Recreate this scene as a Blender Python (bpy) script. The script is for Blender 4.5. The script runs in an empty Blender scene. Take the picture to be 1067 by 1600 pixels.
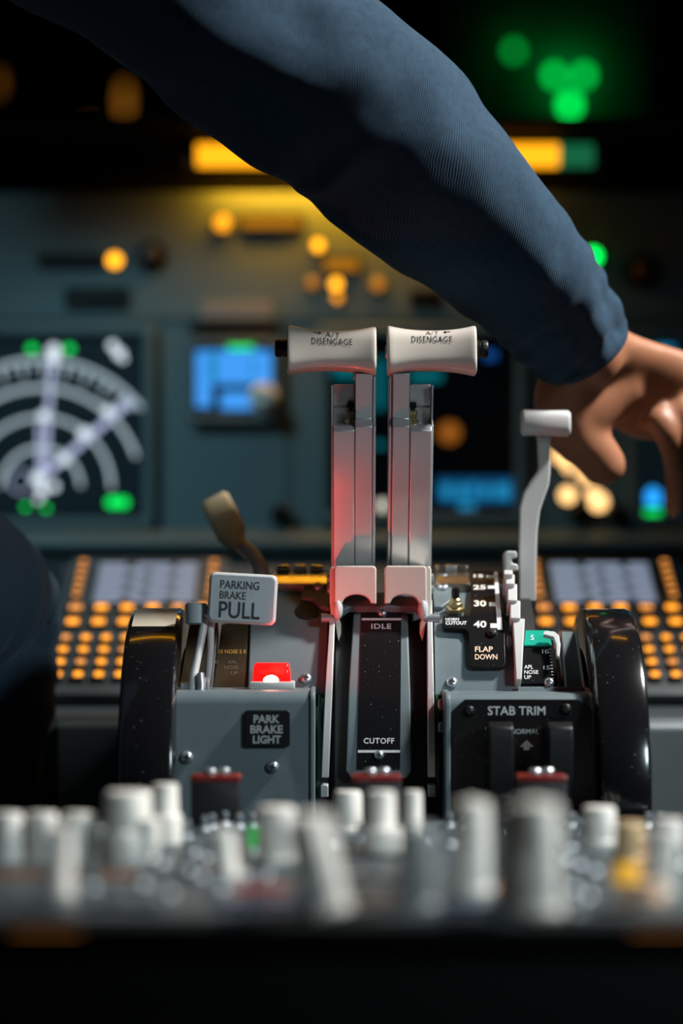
import bpy, bmesh, math, random
from mathutils import Vector, Matrix, noise
from math import radians as R, sin, cos, pi, sqrt

random.seed(7)
sc = bpy.context.scene
col = sc.collection

# ------------------------------------------------------------------ camera, world, lights, exposure
F, ZC, YH, CX, CZ = 3675.0, 1.75, 920.0, 533.5, 0.58      # focal px, focus distance, horizon row, centre column, eye height
cam_d = bpy.data.cameras.new('camera'); cam = bpy.data.objects.new('camera', cam_d); col.objects.link(cam)
cam.location = (0, -ZC, CZ); cam.rotation_euler = (R(90), 0, 0)
cam_d.sensor_fit = 'HORIZONTAL'; cam_d.sensor_width = 24.0
cam_d.lens = F / 1067 * 24.0
cam_d.shift_y = (YH - 800) / 1067.0
cam_d.clip_start = 0.05
cam_d.dof.use_dof = True; cam_d.dof.focus_distance = ZC; cam_d.dof.aperture_fstop = 1.85
sc.camera = cam
sc.view_settings.view_transform = 'Standard'; sc.view_settings.look = 'None'
sc.view_settings.gamma = 1; sc.view_settings.use_curve_mapping = False
sc.view_settings.exposure = 0.0

world = bpy.data.worlds.new('world'); sc.world = world; world.use_nodes = True
world.node_tree.nodes['Background'].inputs[0].default_value = (0.010, 0.017, 0.022, 1)
world.node_tree.nodes['Background'].inputs[1].default_value = 0.5

def area(name, loc, target, size, power, color, size_y=None, spread=180):
    l = bpy.data.lights.new(name, 'AREA'); l.energy = power; l.color = color; l.size = size
    l.spread = R(spread)
    if size_y: l.shape = 'RECTANGLE'; l.size_y = size_y
    o = bpy.data.objects.new(name, l); col.objects.link(o); o.location = loc
    o.rotation_euler = (Vector(target) - Vector(loc)).to_track_quat('-Z', 'Y').to_euler()
    return o
def spot(name, loc, target, size, power, color, angle, blend):
    l = bpy.data.lights.new(name, 'SPOT'); l.energy = power; l.color = color; l.shadow_soft_size = size
    l.spot_size = R(angle); l.spot_blend = blend
    o = bpy.data.objects.new(name, l); col.objects.link(o); o.location = loc
    o.rotation_euler = (Vector(target) - Vector(loc)).to_track_quat('-Z', 'Y').to_euler()
    return o
spot('map_light', (0.92, -0.10, CZ + 1.08), (0.0, -0.18, CZ + 0.06), 0.08, 160.0, (1.0, 0.97, 0.93), 58, 0.35)
spot('front_fill', (1.15, -1.40, CZ + 0.60), (0.0, -0.25, CZ - 0.12), 0.16, 62.0, (0.76, 0.94, 1.0), 27, 0.45)  # added fill for the lever and knob fronts, no lamp stands there
spot('panel_fill', (-0.62, -0.25, CZ + 0.85), (-0.03, 0.74, CZ - 0.13), 0.12, 29.0, (0.46, 0.88, 1.0), 46, 0.8)  # added teal fill without a fitting, stands in for ambient on the main panel

# ------------------------------------------------------------------ helpers
def S(px, py, d):
    k = (ZC + d) / F
    return Vector(((px - CX) * k, d, CZ + (YH - py) * k))
def K(d): return (ZC + d) / F          # metres per pixel at that depth
X0 = S(597, 920, 0).x                  # centre line of the quadrant

# quadrant arc
AD, AZ, AR = 0.13, CZ - 0.137, 0.145
def arc_pt(x, th, r): return Vector((x, AD - r * cos(th), AZ + r * sin(th)))
def theta_for(py, r=AR):
    lo, hi = R(-60), R(88)
    for _ in range(40):
        m = (lo + hi) / 2
        p = arc_pt(0, m, r)
        y = YH - (p.z - CZ) * F / (ZC + p.y)
        if y > py: lo = m
        else: hi = m
    return lo
def ARC(px, py, h=0.0):
    th = theta_for(py)
    p = arc_pt(0, th, AR)
    return arc_pt((px - CX) * (ZC + p.y) / F, th, AR + h)
def ARCT(px, py, ref, h):                                   # photo row/column taken at radius AR + ref, point at AR + h
    th = theta_for(py, AR + ref)
    p = arc_pt(0, th, AR + ref)
    return arc_pt((px - CX) * (ZC + p.y) / F, th, AR + h)
def arc_normal(py):
    th = theta_for(py); return Vector((0, -cos(th), sin(th)))

ROOT = {}
def rootloc(p):
    return ROOT.get(p.name, Vector((0, 0, 0)))

def thing(name, label, cat, loc=(0, 0, 0), group=None):
    o = bpy.data.objects.new(name, None); col.objects.link(o)
    o.location = loc; o.empty_display_size = 0.02
    o['label'] = label; o['category'] = cat
    if group: o['group'] = group
    ROOT[o.name] = Vector(loc)
    return o
def tag(o, label, cat, group=None, kind=None):
    o['label'] = label; o['category'] = cat
    if group: o['group'] = group
    if kind: o['kind'] = kind
    return o

def rrect(x0, y0, x1, y1, r, n=5):
    if x0 > x1: x0, x1 = x1, x0
    if y0 > y1: y0, y1 = y1, y0
    pts = []
    for cx, cy, a in ((x1 - r, y1 - r, 0), (x0 + r, y1 - r, 90), (x0 + r, y0 + r, 180), (x1 - r, y0 + r, 270)):
        for i in range(n + 1):
            t = R(a + 90 * i / n)
            pts.append((cx + r * cos(t), cy + r * sin(t)))
    return pts
def circ(cx, cy, r, n=24, ry=None):
    return [(cx + r * cos(2 * pi * i / n), cy + (ry or r) * sin(2 * pi * i / n)) for i in range(n)]

class MB:
    def __init__(s): s.bm = bmesh.new()
    def _mi(s, faces, mi):
        for f in faces: f.material_index = mi
    def box(s, c, size, M=None, bev=0.0, mi=0, seg=2):
        m = Matrix.Translation(Vector(c)) @ (M.to_4x4() if M else Matrix()) @ Matrix.Diagonal((size[0], size[1], size[2], 1))
        r = bmesh.ops.create_cube(s.bm, size=1.0, matrix=m)
        vs = r['verts']; fs = set(f for v in vs for f in v.link_faces)
        s._mi(fs, mi)
        if bev:
            es = list(set(e for v in vs for e in v.link_edges))
            b = bmesh.ops.bevel(s.bm, geom=es, offset=bev, segments=seg, profile=0.5, affect='EDGES')
            s._mi(b['faces'], mi)
        return s
    def rings(s, rings, mi=0, caps=True, closed=True):
        vr = [[s.bm.verts.new(p) for p in ring] for ring in rings]
        n = len(vr[0])
        for a, b in zip(vr, vr[1:]):
            for i in range(n if closed else n - 1):
                j = (i + 1) % n
                f = s.bm.faces.new((a[i], a[j], b[j], b[i])); f.material_index = mi
        if caps and closed:
            s.bm.faces.new(list(reversed(vr[0]))).material_index = mi
            s.bm.faces.new(vr[-1]).material_index = mi
        return s
    def prism(s, pts, fn, h0, h1, mi=0):
        return s.rings([[fn(u, v, h0) for u, v in pts], [fn(u, v, h1) for u, v in pts]], mi)
    def sprism(s, pts, d0, d1, mi=0):                     # outline given on the plane at depth d0, run straight back to d1
        def fn(u, v, h):
            p = S(u, v, d0); p.y = h; return p
        return s.prism(pts, fn, d0, d1, mi)
    def xprism(s, prof, xa, xb, mi=0):                    # side profile [(y, z)] run along x
        return s.rings([[Vector((xa, y, z)) for y, z in prof], [Vector((xb, y, z)) for y, z in prof]], mi)
    def lathe(s, prof, p0, axis, seg=28, mi=0, mis=None):  # prof [(r, t)]
        ax = Vector(axis).normalized()
        u = ax.orthogonal().normalized(); w = ax.cross(u)
        p0 = Vector(p0)
        rings = []
        for r, t in prof:
            rings.append([p0 + ax * t + (u * cos(2 * pi * i / seg) + w * sin(2 * pi * i / seg)) * max(r, 1e-5) for i in range(seg)])
        return s.rings(rings, mi)
    def cyl(s, p0, p1, r0, r1=None, seg=20, mi=0):
        p0 = Vector(p0); p1 = Vector(p1)
        return s.lathe([(r0, 0), (r0 if r1 is None else r1, (p1 - p0).length)], p0, p1 - p0, seg, mi)
    def tube(s, pts, rad, seg=12, mi=0, flat=None):
        pts = [Vector(p) for p in pts]
        if not isinstance(rad, (list, tuple)): rad = [rad] * len(pts)
        up = None; rings = []
        for i, p in enumerate(pts):
            t = (pts[min(i + 1, len(pts) - 1)] - pts[max(i - 1, 0)]).normalized()
            if up is None: up = t.orthogonal().normalized()
            up = (up - t * up.dot(t)).normalized(); w = t.cross(up)
            rings.append([p + (up * cos(2 * pi * k / seg) + w * sin(2 * pi * k / seg)) * rad[i] for k in range(seg)])
        return s.rings(rings, mi)
    def ball(s, c, r, M=None, seg=20, mi=0):
        sz = r if isinstance(r, (tuple, list)) else (r, r, r)
        m = Matrix.Translation(Vector(c)) @ (M.to_4x4() if M else Matrix()) @ Matrix.Diagonal((*sz, 1))
        q = bmesh.ops.create_uvsphere(s.bm, u_segments=seg, v_segments=seg // 2 + 2, radius=1, matrix=m)
        s._mi(set(f for v in q['verts'] for f in v.link_faces), mi); return s
    def arcpoly(s, pts, h0, h1, mi=0, step=6.0):          # outline given in photo rows/columns, bent over the quadrant's arc
        b = bmesh.new()
        lo = [b.verts.new((u, v, h0)) for u, v in pts]; hi = [b.verts.new((u, v, h1)) for u, v in pts]
        n = len(pts)
        b.faces.new(lo); b.faces.new(list(reversed(hi)))
        for i in range(n):
            j = (i + 1) % n; b.faces.new((lo[i], hi[i], hi[j], lo[j]))
        ys = [v for _, v in pts]; y = min(ys) + step
        while y < max(ys):
            bmesh.ops.bisect_plane(b, geom=b.verts[:] + b.edges[:] + b.faces[:], plane_co=(0, y, 0), plane_no=(0, 1, 0)); y += step
        for v in b.verts: v.co = ARCT(v.co.x, v.co.y, h1, v.co.z)
        return s.merge(b, mi)
    def merge(s, b, mi=0):
        vm = {v: s.bm.verts.new(v.co) for v in b.verts}
        for f in b.faces:
            try: s.bm.faces.new([vm[v] for v in f.verts]).material_index = mi
            except ValueError: pass
        b.free(); return s
    def build(s, name, mats, parent=None, bev=0.0, smooth=40, seg=2, recalc=True, sub=0):
        if recalc: bmesh.ops.recalc_face_normals(s.bm, faces=s.bm.faces[:])
        if parent is not None:
            off = rootloc(parent)
        else:
            xs = [v.co for v in s.bm.verts]
            mn = [min(c[i] for c in xs) for i in range(3)]; mx = [max(c[i] for c in xs) for i in range(3)]
            off = Vector(((mn[0] + mx[0]) / 2, (mn[1] + mx[1]) / 2, mn[2]))
        for v in s.bm.verts: v.co -= off
        me = bpy.data.meshes.new(name); s.bm.to_mesh(me); s.bm.free()
        for m in (mats if isinstance(mats, (list, tuple)) else [mats]): me.materials.append(m)
        if smooth:
            me.shade_smooth(); me.set_sharp_from_angle(angle=R(smooth))
        o = bpy.data.objects.new(name, me); col.objects.link(o)
        if parent is not None:
            o.parent = parent; ROOT[o.name] = off
        else: o.location = off
        if bev:
            b = o.modifiers.new('bevel', 'BEVEL'); b.width = bev; b.segments = seg; b.limit_method = 'ANGLE'; b.angle_limit = R(35)
        if sub:
            m = o.modifiers.new('sub', 'SUBSURF'); m.levels = sub; m.render_levels = sub
        return o

def dup(root, loc, label=None, group=None):
    r = root.copy(); col.objects.link(r); r.location = loc
    if label: r['label'] = label
    if group: r['group'] = group
    for ch in list(root.children):
        c = ch.copy(); col.objects.link(c); c.parent = r
        for g in list(ch.children):
            d = g.copy(); col.objects.link(d); d.parent = c
    return r

def text_bm(body, bold=0.0, spacing=1.0, extrude=0.0):
    cu = bpy.data.curves.new('t', 'FONT'); cu.body = body; cu.size = 1.0; cu.resolution_u = 3
    cu.offset = bold; cu.space_character = spacing; cu.extrude = extrude
    o = bpy.data.objects.new('t', cu); col.objects.link(o)
    me = bpy.data.meshes.new_from_object(o)
    b = bmesh.new(); b.from_mesh(me)
    bpy.data.objects.remove(o); bpy.data.curves.remove(cu); bpy.data.meshes.remove(me)
    return b
def fit_text(body, fn, bold=0.0, spacing=1.0, cut=0):     # fn(u, v): u 0..1 left-right, v 0..1 top-bottom
    b = text_bm(body, bold, spacing)
    xs = [v.co.x for v in b.verts]; ys = [v.co.y for v in b.verts]
    x0, x1, y0, y1 = min(xs), max(xs), min(ys), max(ys)
    for i in range(1, cut):
        bmesh.ops.bisect_plane(b, geom=b.verts[:] + b.edges[:] + b.faces[:], plane_co=(x0 + (x1 - x0) * i / cut, 0, 0), plane_no=(1, 0, 0))
    for v in b.verts: v.co = fn((v.co.x - x0) / (x1 - x0), (y1 - v.co.y) / (y1 - y0))
    return b
def arc_text(m, body, x0, y0, x1, y1, h, bold=0.0, mi=0, spacing=1.0):
    m.merge(fit_text(body, lambda u, v: ARCT(x0 + (x1 - x0) * u, y0 + (y1 - y0) * v, h, h), bold, spacing), mi)
def flat_text(m, body, x0, y0, x1, y1, d, bold=0.0, mi=0, spacing=1.0, tilt=0.0):
    cx, cy = (x0 + x1) / 2, (y0 + y1) / 2
    def fn(u, v):
        x = x0 + (x1 - x0) * u - cx; y = y0 + (y1 - y0) * v - cy
        return S(cx + x * cos(tilt) - y * sin(tilt), cy + x * sin(tilt) + y * cos(tilt), d)
    m.merge(fit_text(body, fn, bold, spacing), mi)

# ------------------------------------------------------------------ materials
def nt(name):
    m = bpy.data.materials.new(name); m.use_nodes = True
    return m, m.node_tree, m.node_tree.nodes['Principled BSDF']
def mat(name, c, rough=0.5, metal=0.0, spec=0.5, bump=0.0, bscale=200.0, vary=0.0, vscale=30.0, coat=0.0, dust=0.0, dscale=260.0, sheen=0.0, rvary=0.0):
    m, t, p = nt(name)
    p.inputs['Base Color'].default_value = (*c, 1); p.inputs['Roughness'].default_value = rough
    p.inputs['Metallic'].default_value = metal; p.inputs['Specular IOR Level'].default_value = spec
    p.inputs['Coat Weight'].default_value = coat; p.inputs['Sheen Weight'].default_value = sheen
    N = t.nodes.new; L = t.links.new
    tc = N('ShaderNodeTexCoord')
    colout = None
    if vary:
        nz = N('ShaderNodeTexNoise'); nz.inputs['Scale'].default_value = vscale; nz.inputs['Detail'].default_value = 5
        L(tc.outputs['Object'], nz.inputs['Vector'])
        mx = N('ShaderNodeMix'); mx.data_type = 'RGBA'
        mx.inputs[6].default_value = (*[x * (1 - vary) for x in c], 1); mx.inputs[7].default_value = (*[min(1, x * (1 + vary)) for x in c], 1)
        L(nz.outputs['Fac'], mx.inputs[0]); L(mx.outputs[2], p.inputs['Base Color']); colout = mx.outputs[2]
        if rvary:
            mr = N('ShaderNodeMapRange'); mr.inputs['To Min'].default_value = rough - rvary; mr.inputs['To Max'].default_value = rough + rvary
            L(nz.outputs['Fac'], mr.inputs['Value']); L(mr.outputs[0], p.inputs['Roughness'])
    if dust:
        vo = N('ShaderNodeTexVoronoi'); vo.inputs['Scale'].default_value = dscale; vo.inputs['Randomness'].default_value = 1.0
        L(tc.outputs['Object'], vo.inputs['Vector'])
        sep = N('ShaderNodeSeparateColor'); L(vo.outputs['Color'], sep.inputs[0])
        thr = N('ShaderNodeMath'); thr.operation = 'MULTIPLY'; thr.inputs[1].default_value = 0.22 * dust
        pw = N('ShaderNodeMath'); pw.operation = 'POWER'; pw.inputs[1].default_value = 4.0
        L(sep.outputs[0], pw.inputs[0]); L(pw.outputs[0], thr.inputs[0])
        lt = N('ShaderNodeMath'); lt.operation = 'LESS_THAN'
        L(vo.outputs['Distance'], lt.inputs[0]); L(thr.outputs[0], lt.inputs[1])
        mx = N('ShaderNodeMix'); mx.data_type = 'RGBA'; mx.inputs[6].default_value = (*c, 1); mx.inputs[7].default_value = (0.35, 0.35, 0.36, 1)
        if colout: L(colout, mx.inputs[6])
        L(lt.outputs[0], mx.inputs[0]); L(mx.outputs[2], p.inputs['Base Color'])
    if bump:
        nz = N('ShaderNodeTexNoise'); nz.inputs['Scale'].default_value = bscale; nz.inputs['Detail'].default_value = 3
        L(tc.outputs['Object'], nz.inputs['Vector'])
        bp = N('ShaderNodeBump'); bp.inputs['Strength'].default_value = bump; bp.inputs['Distance'].default_value = 0.001
        L(nz.outputs['Fac'], bp.inputs['Height']); L(bp.outputs[0], p.inputs['Normal'])
    return m
def emit(name, c, strength, base=(0.02, 0.02, 0.02)):
    m, t, p = nt(name)
    p.inputs['Base Color'].default_value = (*base, 1); p.inputs['Roughness'].default_value = 0.3
    p.inputs['Emission Color'].default_value = (*c, 1); p.inputs['Emission Strength'].default_value = strength
    return m

GREY = mat('grey_panel_paint', (0.115, 0.150, 0.165), 0.42, bump=0.12, bscale=900, vary=0.10, vscale=60, rvary=0.05)
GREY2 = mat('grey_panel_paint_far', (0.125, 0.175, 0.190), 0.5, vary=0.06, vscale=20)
PANELP = mat('dark_grey_panel_paint', (0.050, 0.070, 0.080), 0.45, vary=0.10, vscale=60)
GREYD = mat('dark_grey_paint', (0.035, 0.046, 0.052), 0.5, vary=0.10, vscale=40)
EDGE = mat('highlight_edge', (0.55, 0.60, 0.62), 0.5, 0.2, vary=0.1)  # pale colour stands in for the bright highlight along the edges
BLACKG = mat('black_gloss_plastic', (0.006, 0.006, 0.007), 0.12, coat=0.3, dust=0.8, dscale=330)
WHEELB = mat('black_wheel_lacquer', (0.006, 0.006, 0.007), 0.14, coat=0.4, dust=0.6, dscale=420)
PLAC = mat('black_placard', (0.006, 0.006, 0.007), 0.26, spec=0.35, dust=0.75, dscale=480)
BLACKM = mat('black_matte', (0.006, 0.007, 0.008), 0.6)
BLACKT = mat('black_switch_plastic', (0.005, 0.006, 0.007), 0.4, spec=0.3)
COVER = mat('gold_gloss_cover', (0.10, 0.075, 0.045), 0.17, 0.55, coat=0.4)  # clear cover, gold-brown tint put in for the amber reflection
POL = mat('polished_dark_metal', (0.30, 0.26, 0.20), 0.2, 0.85)
LINING = mat('black_cockpit_lining', (0.0022, 0.0026, 0.003), 0.9, spec=0.2)
ALU = mat('satin_aluminium', (0.62, 0.63, 0.64), 0.36, 0.55, bump=0.05, bscale=500, vary=0.05, vscale=30)
STEEL = mat('steel_screw', (0.42, 0.47, 0.50), 0.36, 0.8)
TOGG = mat('dull_steel_toggle', (0.24, 0.28, 0.31), 0.5, 0.5)
BRASS = mat('brass_nut', (0.60, 0.47, 0.24), 0.28, 0.9)
BEIGE = mat('cream_plastic', (0.60, 0.54, 0.48), 0.30, coat=0.25, bump=0.03, bscale=300)
KNOBW = mat('cream_knob_plastic', (0.80, 0.76, 0.70), 0.45)
KNOBT = mat('tan_knob_plastic', (0.62, 0.42, 0.22), 0.45)
KNOBG = mat('grey_knob_plastic', (0.22, 0.24, 0.24), 0.45)
WHITEP = mat('white_grey_plastic', (0.50, 0.51, 0.51), 0.4)
TAN = mat('worn_tan_handle', (0.46, 0.38, 0.24), 0.55, vary=0.35, vscale=90)
SIGN = mat('grey_sign_plastic', (0.40, 0.44, 0.47), 0.42)
INK = mat('dark_ink', (0.02, 0.025, 0.03), 0.6)
PAINTW = mat('white_lettering', (0.66, 0.67, 0.68), 0.5)
LIT = emit('backlit_lettering', (1.0, 0.86, 0.62), 0.16, (0.66, 0.64, 0.60))
LITA = emit('amber_backlit_lettering', (1.0, 0.55, 0.25), 0.22, (0.66, 0.50, 0.40))
GREENP = mat('green_band_paint', (0.01, 0.34, 0.24), 0.25, coat=0.4)
REDP = mat('red_handle_plastic', (0.17, 0.008, 0.008), 0.3, coat=0.3)
SCREEN = mat('dark_screen_glass', (0.003, 0.006, 0.008), 0.2, spec=0.2)
SCRB = emit('blue_black_screen', (0.10, 0.28, 0.38), 0.022, (0.004, 0.008, 0.012))
E_WHITE = emit('white_symbols', (0.70, 0.90, 1.0), 0.62)
E_WHITEB = emit('bright_white_symbols', (0.80, 0.92, 1.0), 1.1)
E_LAV = emit('lavender_symbols', (0.60, 0.68, 1.0), 0.75)
E_GREEN = emit('green_symbols', (0.0, 1.0, 0.12), 1.3)
E_BLUE = emit('sky_blue_screen', (0.06, 0.36, 1.0), 0.95)
E_CYAN = emit('cyan_symbols', (0.012, 0.30, 0.60), 0.75)
E_CDU = emit('pale_screen_glow', (0.58, 0.70, 0.95), 0.42)
E_KEY = emit('amber_key_legend', (1.0, 0.34, 0.02), 2.2)
E_KEYD = emit('dim_amber_key_legend', (1.0, 0.36, 0.07), 1.3)
E_BAR = emit('amber_tube_glow', (1.0, 0.38, 0.008), 1.7)
E_LAMP = emit('yellow_lamp_glow', (1.0, 0.40, 0.012), 3.2)
E_LAMPD = emit('dim_yellow_lamp_glow', (1.0, 0.36, 0.012), 1.8)
E_ORANGE = emit('orange_glow', (1.0, 0.36, 0.03), 0.55)
E_PEACH = emit('peach_lamp_glow', (1.0, 0.58, 0.22), 2.4)
E_GLAMP = emit('green_lamp_glow', (0.0, 1.0, 0.10), 3.0)
E_GEND = emit('green_tube_end', (0.02, 0.35, 0.14), 0.35)
E_SLIT = emit('amber_slit_glow', (1.0, 0.36, 0.03), 0.28)

def red_lens():
    m, t, p = nt('red_lamp_lens')
    p.inputs['Base Color'].default_value = (0.7, 0.01, 0.01, 1); p.inputs['Roughness'].default_value = 0.08
    p.inputs['Emission Color'].default_value = (1, 0.008, 0.006, 1); p.inputs['Emission Strength'].default_value = 1.3
    tr = t.nodes.new('ShaderNodeBsdfTransparent'); tr.inputs[0].default_value = (1, 0.10, 0.08, 1)
    mx = t.nodes.new('ShaderNodeMixShader'); mx.inputs[0].default_value = 0.35
    t.links.new(p.outputs[0], mx.inputs[1]); t.links.new(tr.outputs[0], mx.inputs[2])
    t.links.new(mx.outputs[0], t.nodes['Material Output'].inputs[0])
    return m
LENS = red_lens()
BULB = emit('bulb_glow', (1.0, 0.45, 0.28), 30.0)

def cloth(name, c, c2, rib=1500.0, strength=0.6):
    m, t, p = nt(name); N = t.nodes.new; L = t.links.new
    p.inputs['Roughness'].default_value = 0.92; p.inputs['Specular IOR Level'].default_value = 0.15
    p.inputs['Sheen Weight'].default_value = 0.10; p.inputs['Sheen Roughness'].default_value = 0.45
    p.inputs['Sheen Tint'].default_value = (0.55, 0.72, 0.95, 1)
    uv = N('ShaderNodeUVMap')
    mp = N('ShaderNodeMapping'); mp.inputs['Rotation'].default_value = (0, 0, R(62)); L(uv.outputs[0], mp.inputs[0])
    wv = N('ShaderNodeTexWave'); wv.inputs['Scale'].default_value = rib / 20.0; wv.inputs['Distortion'].default_value = 1.2; wv.inputs['Detail'].default_value = 2
    L(mp.outputs[0], wv.inputs['Vector'])
    tc = N('ShaderNodeTexCoord')
    nz = N('ShaderNodeTexNoise'); nz.inputs['Scale'].default_value = 900; nz.inputs['Detail'].default_value = 4; L(tc.outputs['Object'], nz.inputs['Vector'])
    n2 = N('ShaderNodeTexNoise'); n2.inputs['Scale'].default_value = 25; L(tc.outputs['Object'], n2.inputs['Vector'])
    add = N('ShaderNodeMath'); add.operation = 'MULTIPLY_ADD'; add.inputs[1].default_value = 0.8; L(nz.outputs['Fac'], add.inputs[0]); L(wv.outputs['Fac'], add.inputs[2])
    mx = N('ShaderNodeMix'); mx.data_type = 'RGBA'; mx.inputs[6].default_value = (*c, 1); mx.inputs[7].default_value = (*c2, 1)
    mott = N('ShaderNodeMath'); mott.operation = 'MULTIPLY_ADD'; mott.inputs[1].default_value = 0.7; mott.inputs[2].default_value = -0.30
    L(n2.outputs['Fac'], mott.inputs[0]); n2.inputs['Scale'].default_value = 160; n2.inputs['Detail'].default_value = 5
    hf = N('ShaderNodeMath'); hf.operation = 'MULTIPLY_ADD'; hf.inputs[1].default_value = 0.62; L(add.outputs[0], hf.inputs[0]); L(mott.outputs[0], hf.inputs[2])
    L(hf.outputs[0], mx.inputs[0]); L(mx.outputs[2], p.inputs['Base Color'])
    bp = N('ShaderNodeBump'); bp.inputs['Strength'].default_value = strength; bp.inputs['Distance'].default_value = 0.0008
    L(add.outputs[0], bp.inputs['Height']); L(bp.outputs[0], p.inputs['Normal'])
    return m
NAVY = cloth('navy_twill_cloth', (0.006, 0.014, 0.026), (0.028, 0.063, 0.102), 3400.0, 0.30)
TROUS = cloth('dark_navy_trouser_cloth', (0.022, 0.040, 0.062), (0.034, 0.058, 0.086), 3000.0, 0.3)
def skinmat():
    m, t, p = nt('skin'); N = t.nodes.new; L = t.links.new
    p.inputs['Roughness'].default_value = 0.48
    p.inputs['Subsurface Weight'].default_value = 0.15; p.inputs['Subsurface Radius'].default_value = (0.01, 0.004, 0.002); p.inputs['Subsurface Scale'].default_value = 0.5
    tc = N('ShaderNodeTexCoord'); nz = N('ShaderNodeTexNoise'); nz.inputs['Scale'].default_value = 45; nz.inputs['Detail'].default_value = 4
    L(tc.outputs['Object'], nz.inputs['Vector'])
    mx = N('ShaderNodeMix'); mx.data_type = 'RGBA'; mx.inputs[6].default_value = (0.29, 0.115, 0.058, 1); mx.inputs[7].default_value = (0.42, 0.185, 0.10, 1)
    L(nz.outputs['Fac'], mx.inputs[0]); L(mx.outputs[2], p.inputs['Base Color'])
    return m
SKIN = skinmat()

def screw(parent, p, n, r, name='screw', dark=False):
    n = Vector(n).normalized(); p = Vector(p)
    m = MB()
    m.lathe([(r * 1.0, -0.0015), (r, r * 0.25), (r * 0.93, r * 0.50), (r * 0.70, r * 0.72), (r * 0.35, r * 0.82), (0, r * 0.84)], p, n, 20)
    u = n.orthogonal().normalized(); w = n.cross(u); u2 = (u + w * 0.6).normalized(); w2 = n.cross(u2)
    for a, b in ((u2, w2), (w2, u2)):
        M = Matrix((a, b, n)).transposed()
        m.box(p + n * r * 0.80, (r * 1.05, r * 0.24, r * 0.16), M, mi=1)
    return m.build(name, [BLACKT if dark else STEEL, BLACKM], parent)

# ------------------------------------------------------------------ the setting
def struct(name, c, size, m):
    o = MB().box(c, size).build(name, m, smooth=0); o['kind'] = 'structure'; return o
struct('floor', (0, 2.2, -0.02), (3.0, 9.0, 0.04), LINING)
struct('ceiling', (0, -0.3, 2.02), (3.0, 4.0, 0.04), LINING)
struct('wall_front', (0, 6.72, 2.0), (5.0, 0.04, 4.0), LINING)
struct('wall_left', (-1.52, -0.3, 1.0), (0.04, 4.0, 2.0), LINING)
struct('wall_right', (1.52, -0.3, 1.0), (0.04, 4.0, 2.0), LINING)
struct('wall_back', (0, -2.32, 1.0), (3.0, 0.04, 2.0), LINING)

# ------------------------------------------------------------------ main instrument panel
DP = 0.74                                                   # face of the panel
pan = thing('instrument_panel', 'grey main instrument panel across the cockpit behind the thrust levers', 'instrument panel', (0, 0.80, 0.0))
m = MB()
m.sprism([(-420, 300), (1500, 300), (1500, 905), (-420, 905)], DP, DP + 0.10)
m.build('fascia', GREY2, pan, bev=0.003)
m = MB(); a = S(-420, 905, DP); b_ = S(1500, 905, DP)
m.box(((a.x + b_.x) / 2, 0.86, (a.z) / 2), (b_.x - a.x, 0.12, a.z))
m.build('footwell_board', BLACKM, pan)
m = MB()                                                    # rolled lower lip
za = S(0, 826, DP).z; zb = S(0, 866, DP).z
m.xprism([(DP + 0.01, za), (DP - 0.018, za - 0.003), (DP - 0.034, (za + zb) / 2), (DP - 0.030, zb + 0.003), (DP + 0.01, zb)], a.x, b_.x)
m.build('lower_lip', GREY2, pan, bev=0.004, seg=3)
m = MB()
zc_ = S(0, 872, DP).z; zd_ = S(0, 905, DP).z
m.xprism([(DP + 0.0, zc_), (DP - 0.02, zc_), (DP - 0.02, zd_), (DP, zd_)], a.x, b_.x)
m.build('dark_rail', GREYD, pan)
for xx in (248, 450, 832, 985):                             # seams between panel sections
    m = MB(); m.sprism([(xx - 2, 500), (xx + 2, 500), (xx + 2, 822), (xx - 2, 822)], DP - 0.0015, DP + 0.002); m.build('panel_seam', GREYD, pan)
m = MB(); m.sprism([(-420, 497), (1500, 497), (1500, 501), (-420, 501)], DP - 0.0015, DP + 0.002); m.build('panel_seam', GREYD, pan)

def frame(m, x0, y0, x1, y1, w, d0, d1, r=10):
    o = rrect(x0, y0, x1, y1, r); i = rrect(x0 + w, y0 + w, x1 - w, y1 - w, max(2, r - 4))
    def P(pts, d): 
        out = []
        for u, v in pts:
            p = S(u, v, d0); p.y = d; out.append(p)
        return out
    m.rings([P(o, d1), P(o, d0), P(i, d0), P(i, d1)], caps=False)
def display(name, label, x0, y0, x1, y1, w=16, smat=SCRB):
    c = S((x0 + x1) / 2, y1, DP - 0.02)
    t = thing(name, label, 'display', c)
    m = MB(); frame(m, x0, y0, x1, y1, w, DP - 0.018, DP); m.build('bezel', GREY2, t, bev=0.002)
    m = MB(); m.sprism([(x0 + w - 2, y0 + w - 2), (x1 - w + 2, y0 + w - 2), (x1 - w + 2, y1 - w + 2), (x0 + w - 2, y1 - w + 2)], DP - 0.006, DP)
    s = m.build('screen', smat, t)
    return t, s
DS = DP - 0.0068
def arcline(m, cx, cy, r, a0, a1, w, mi=0, n=40):
    ring = []
    for i in range(n + 1):
        t = R(a0 + (a1 - a0) * i / n)
        ring.append([S(cx + (r - w) * sin(t), cy - (r - w) * cos(t), DS), S(cx + (r + w) * sin(t), cy - (r + w) * cos(t), DS)])
    m.rings(ring, mi, caps=False, closed=False)
def line(m, x0, y0, x1, y1, w, mi=0, d=None):
    d = DS if d is None else d
    v = Vector((x1 - x0, y1 - y0)).normalized(); n = Vector((-v.y, v.x)) * w
    m.rings([[S(x0 + n.x, y0 + n.y, d), S(x0 - n.x, y0 - n.y, d)], [S(x1 + n.x, y1 + n.y, d), S(x1 - n.x, y1 - n.y, d)]], mi, caps=False, closed=False)
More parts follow.
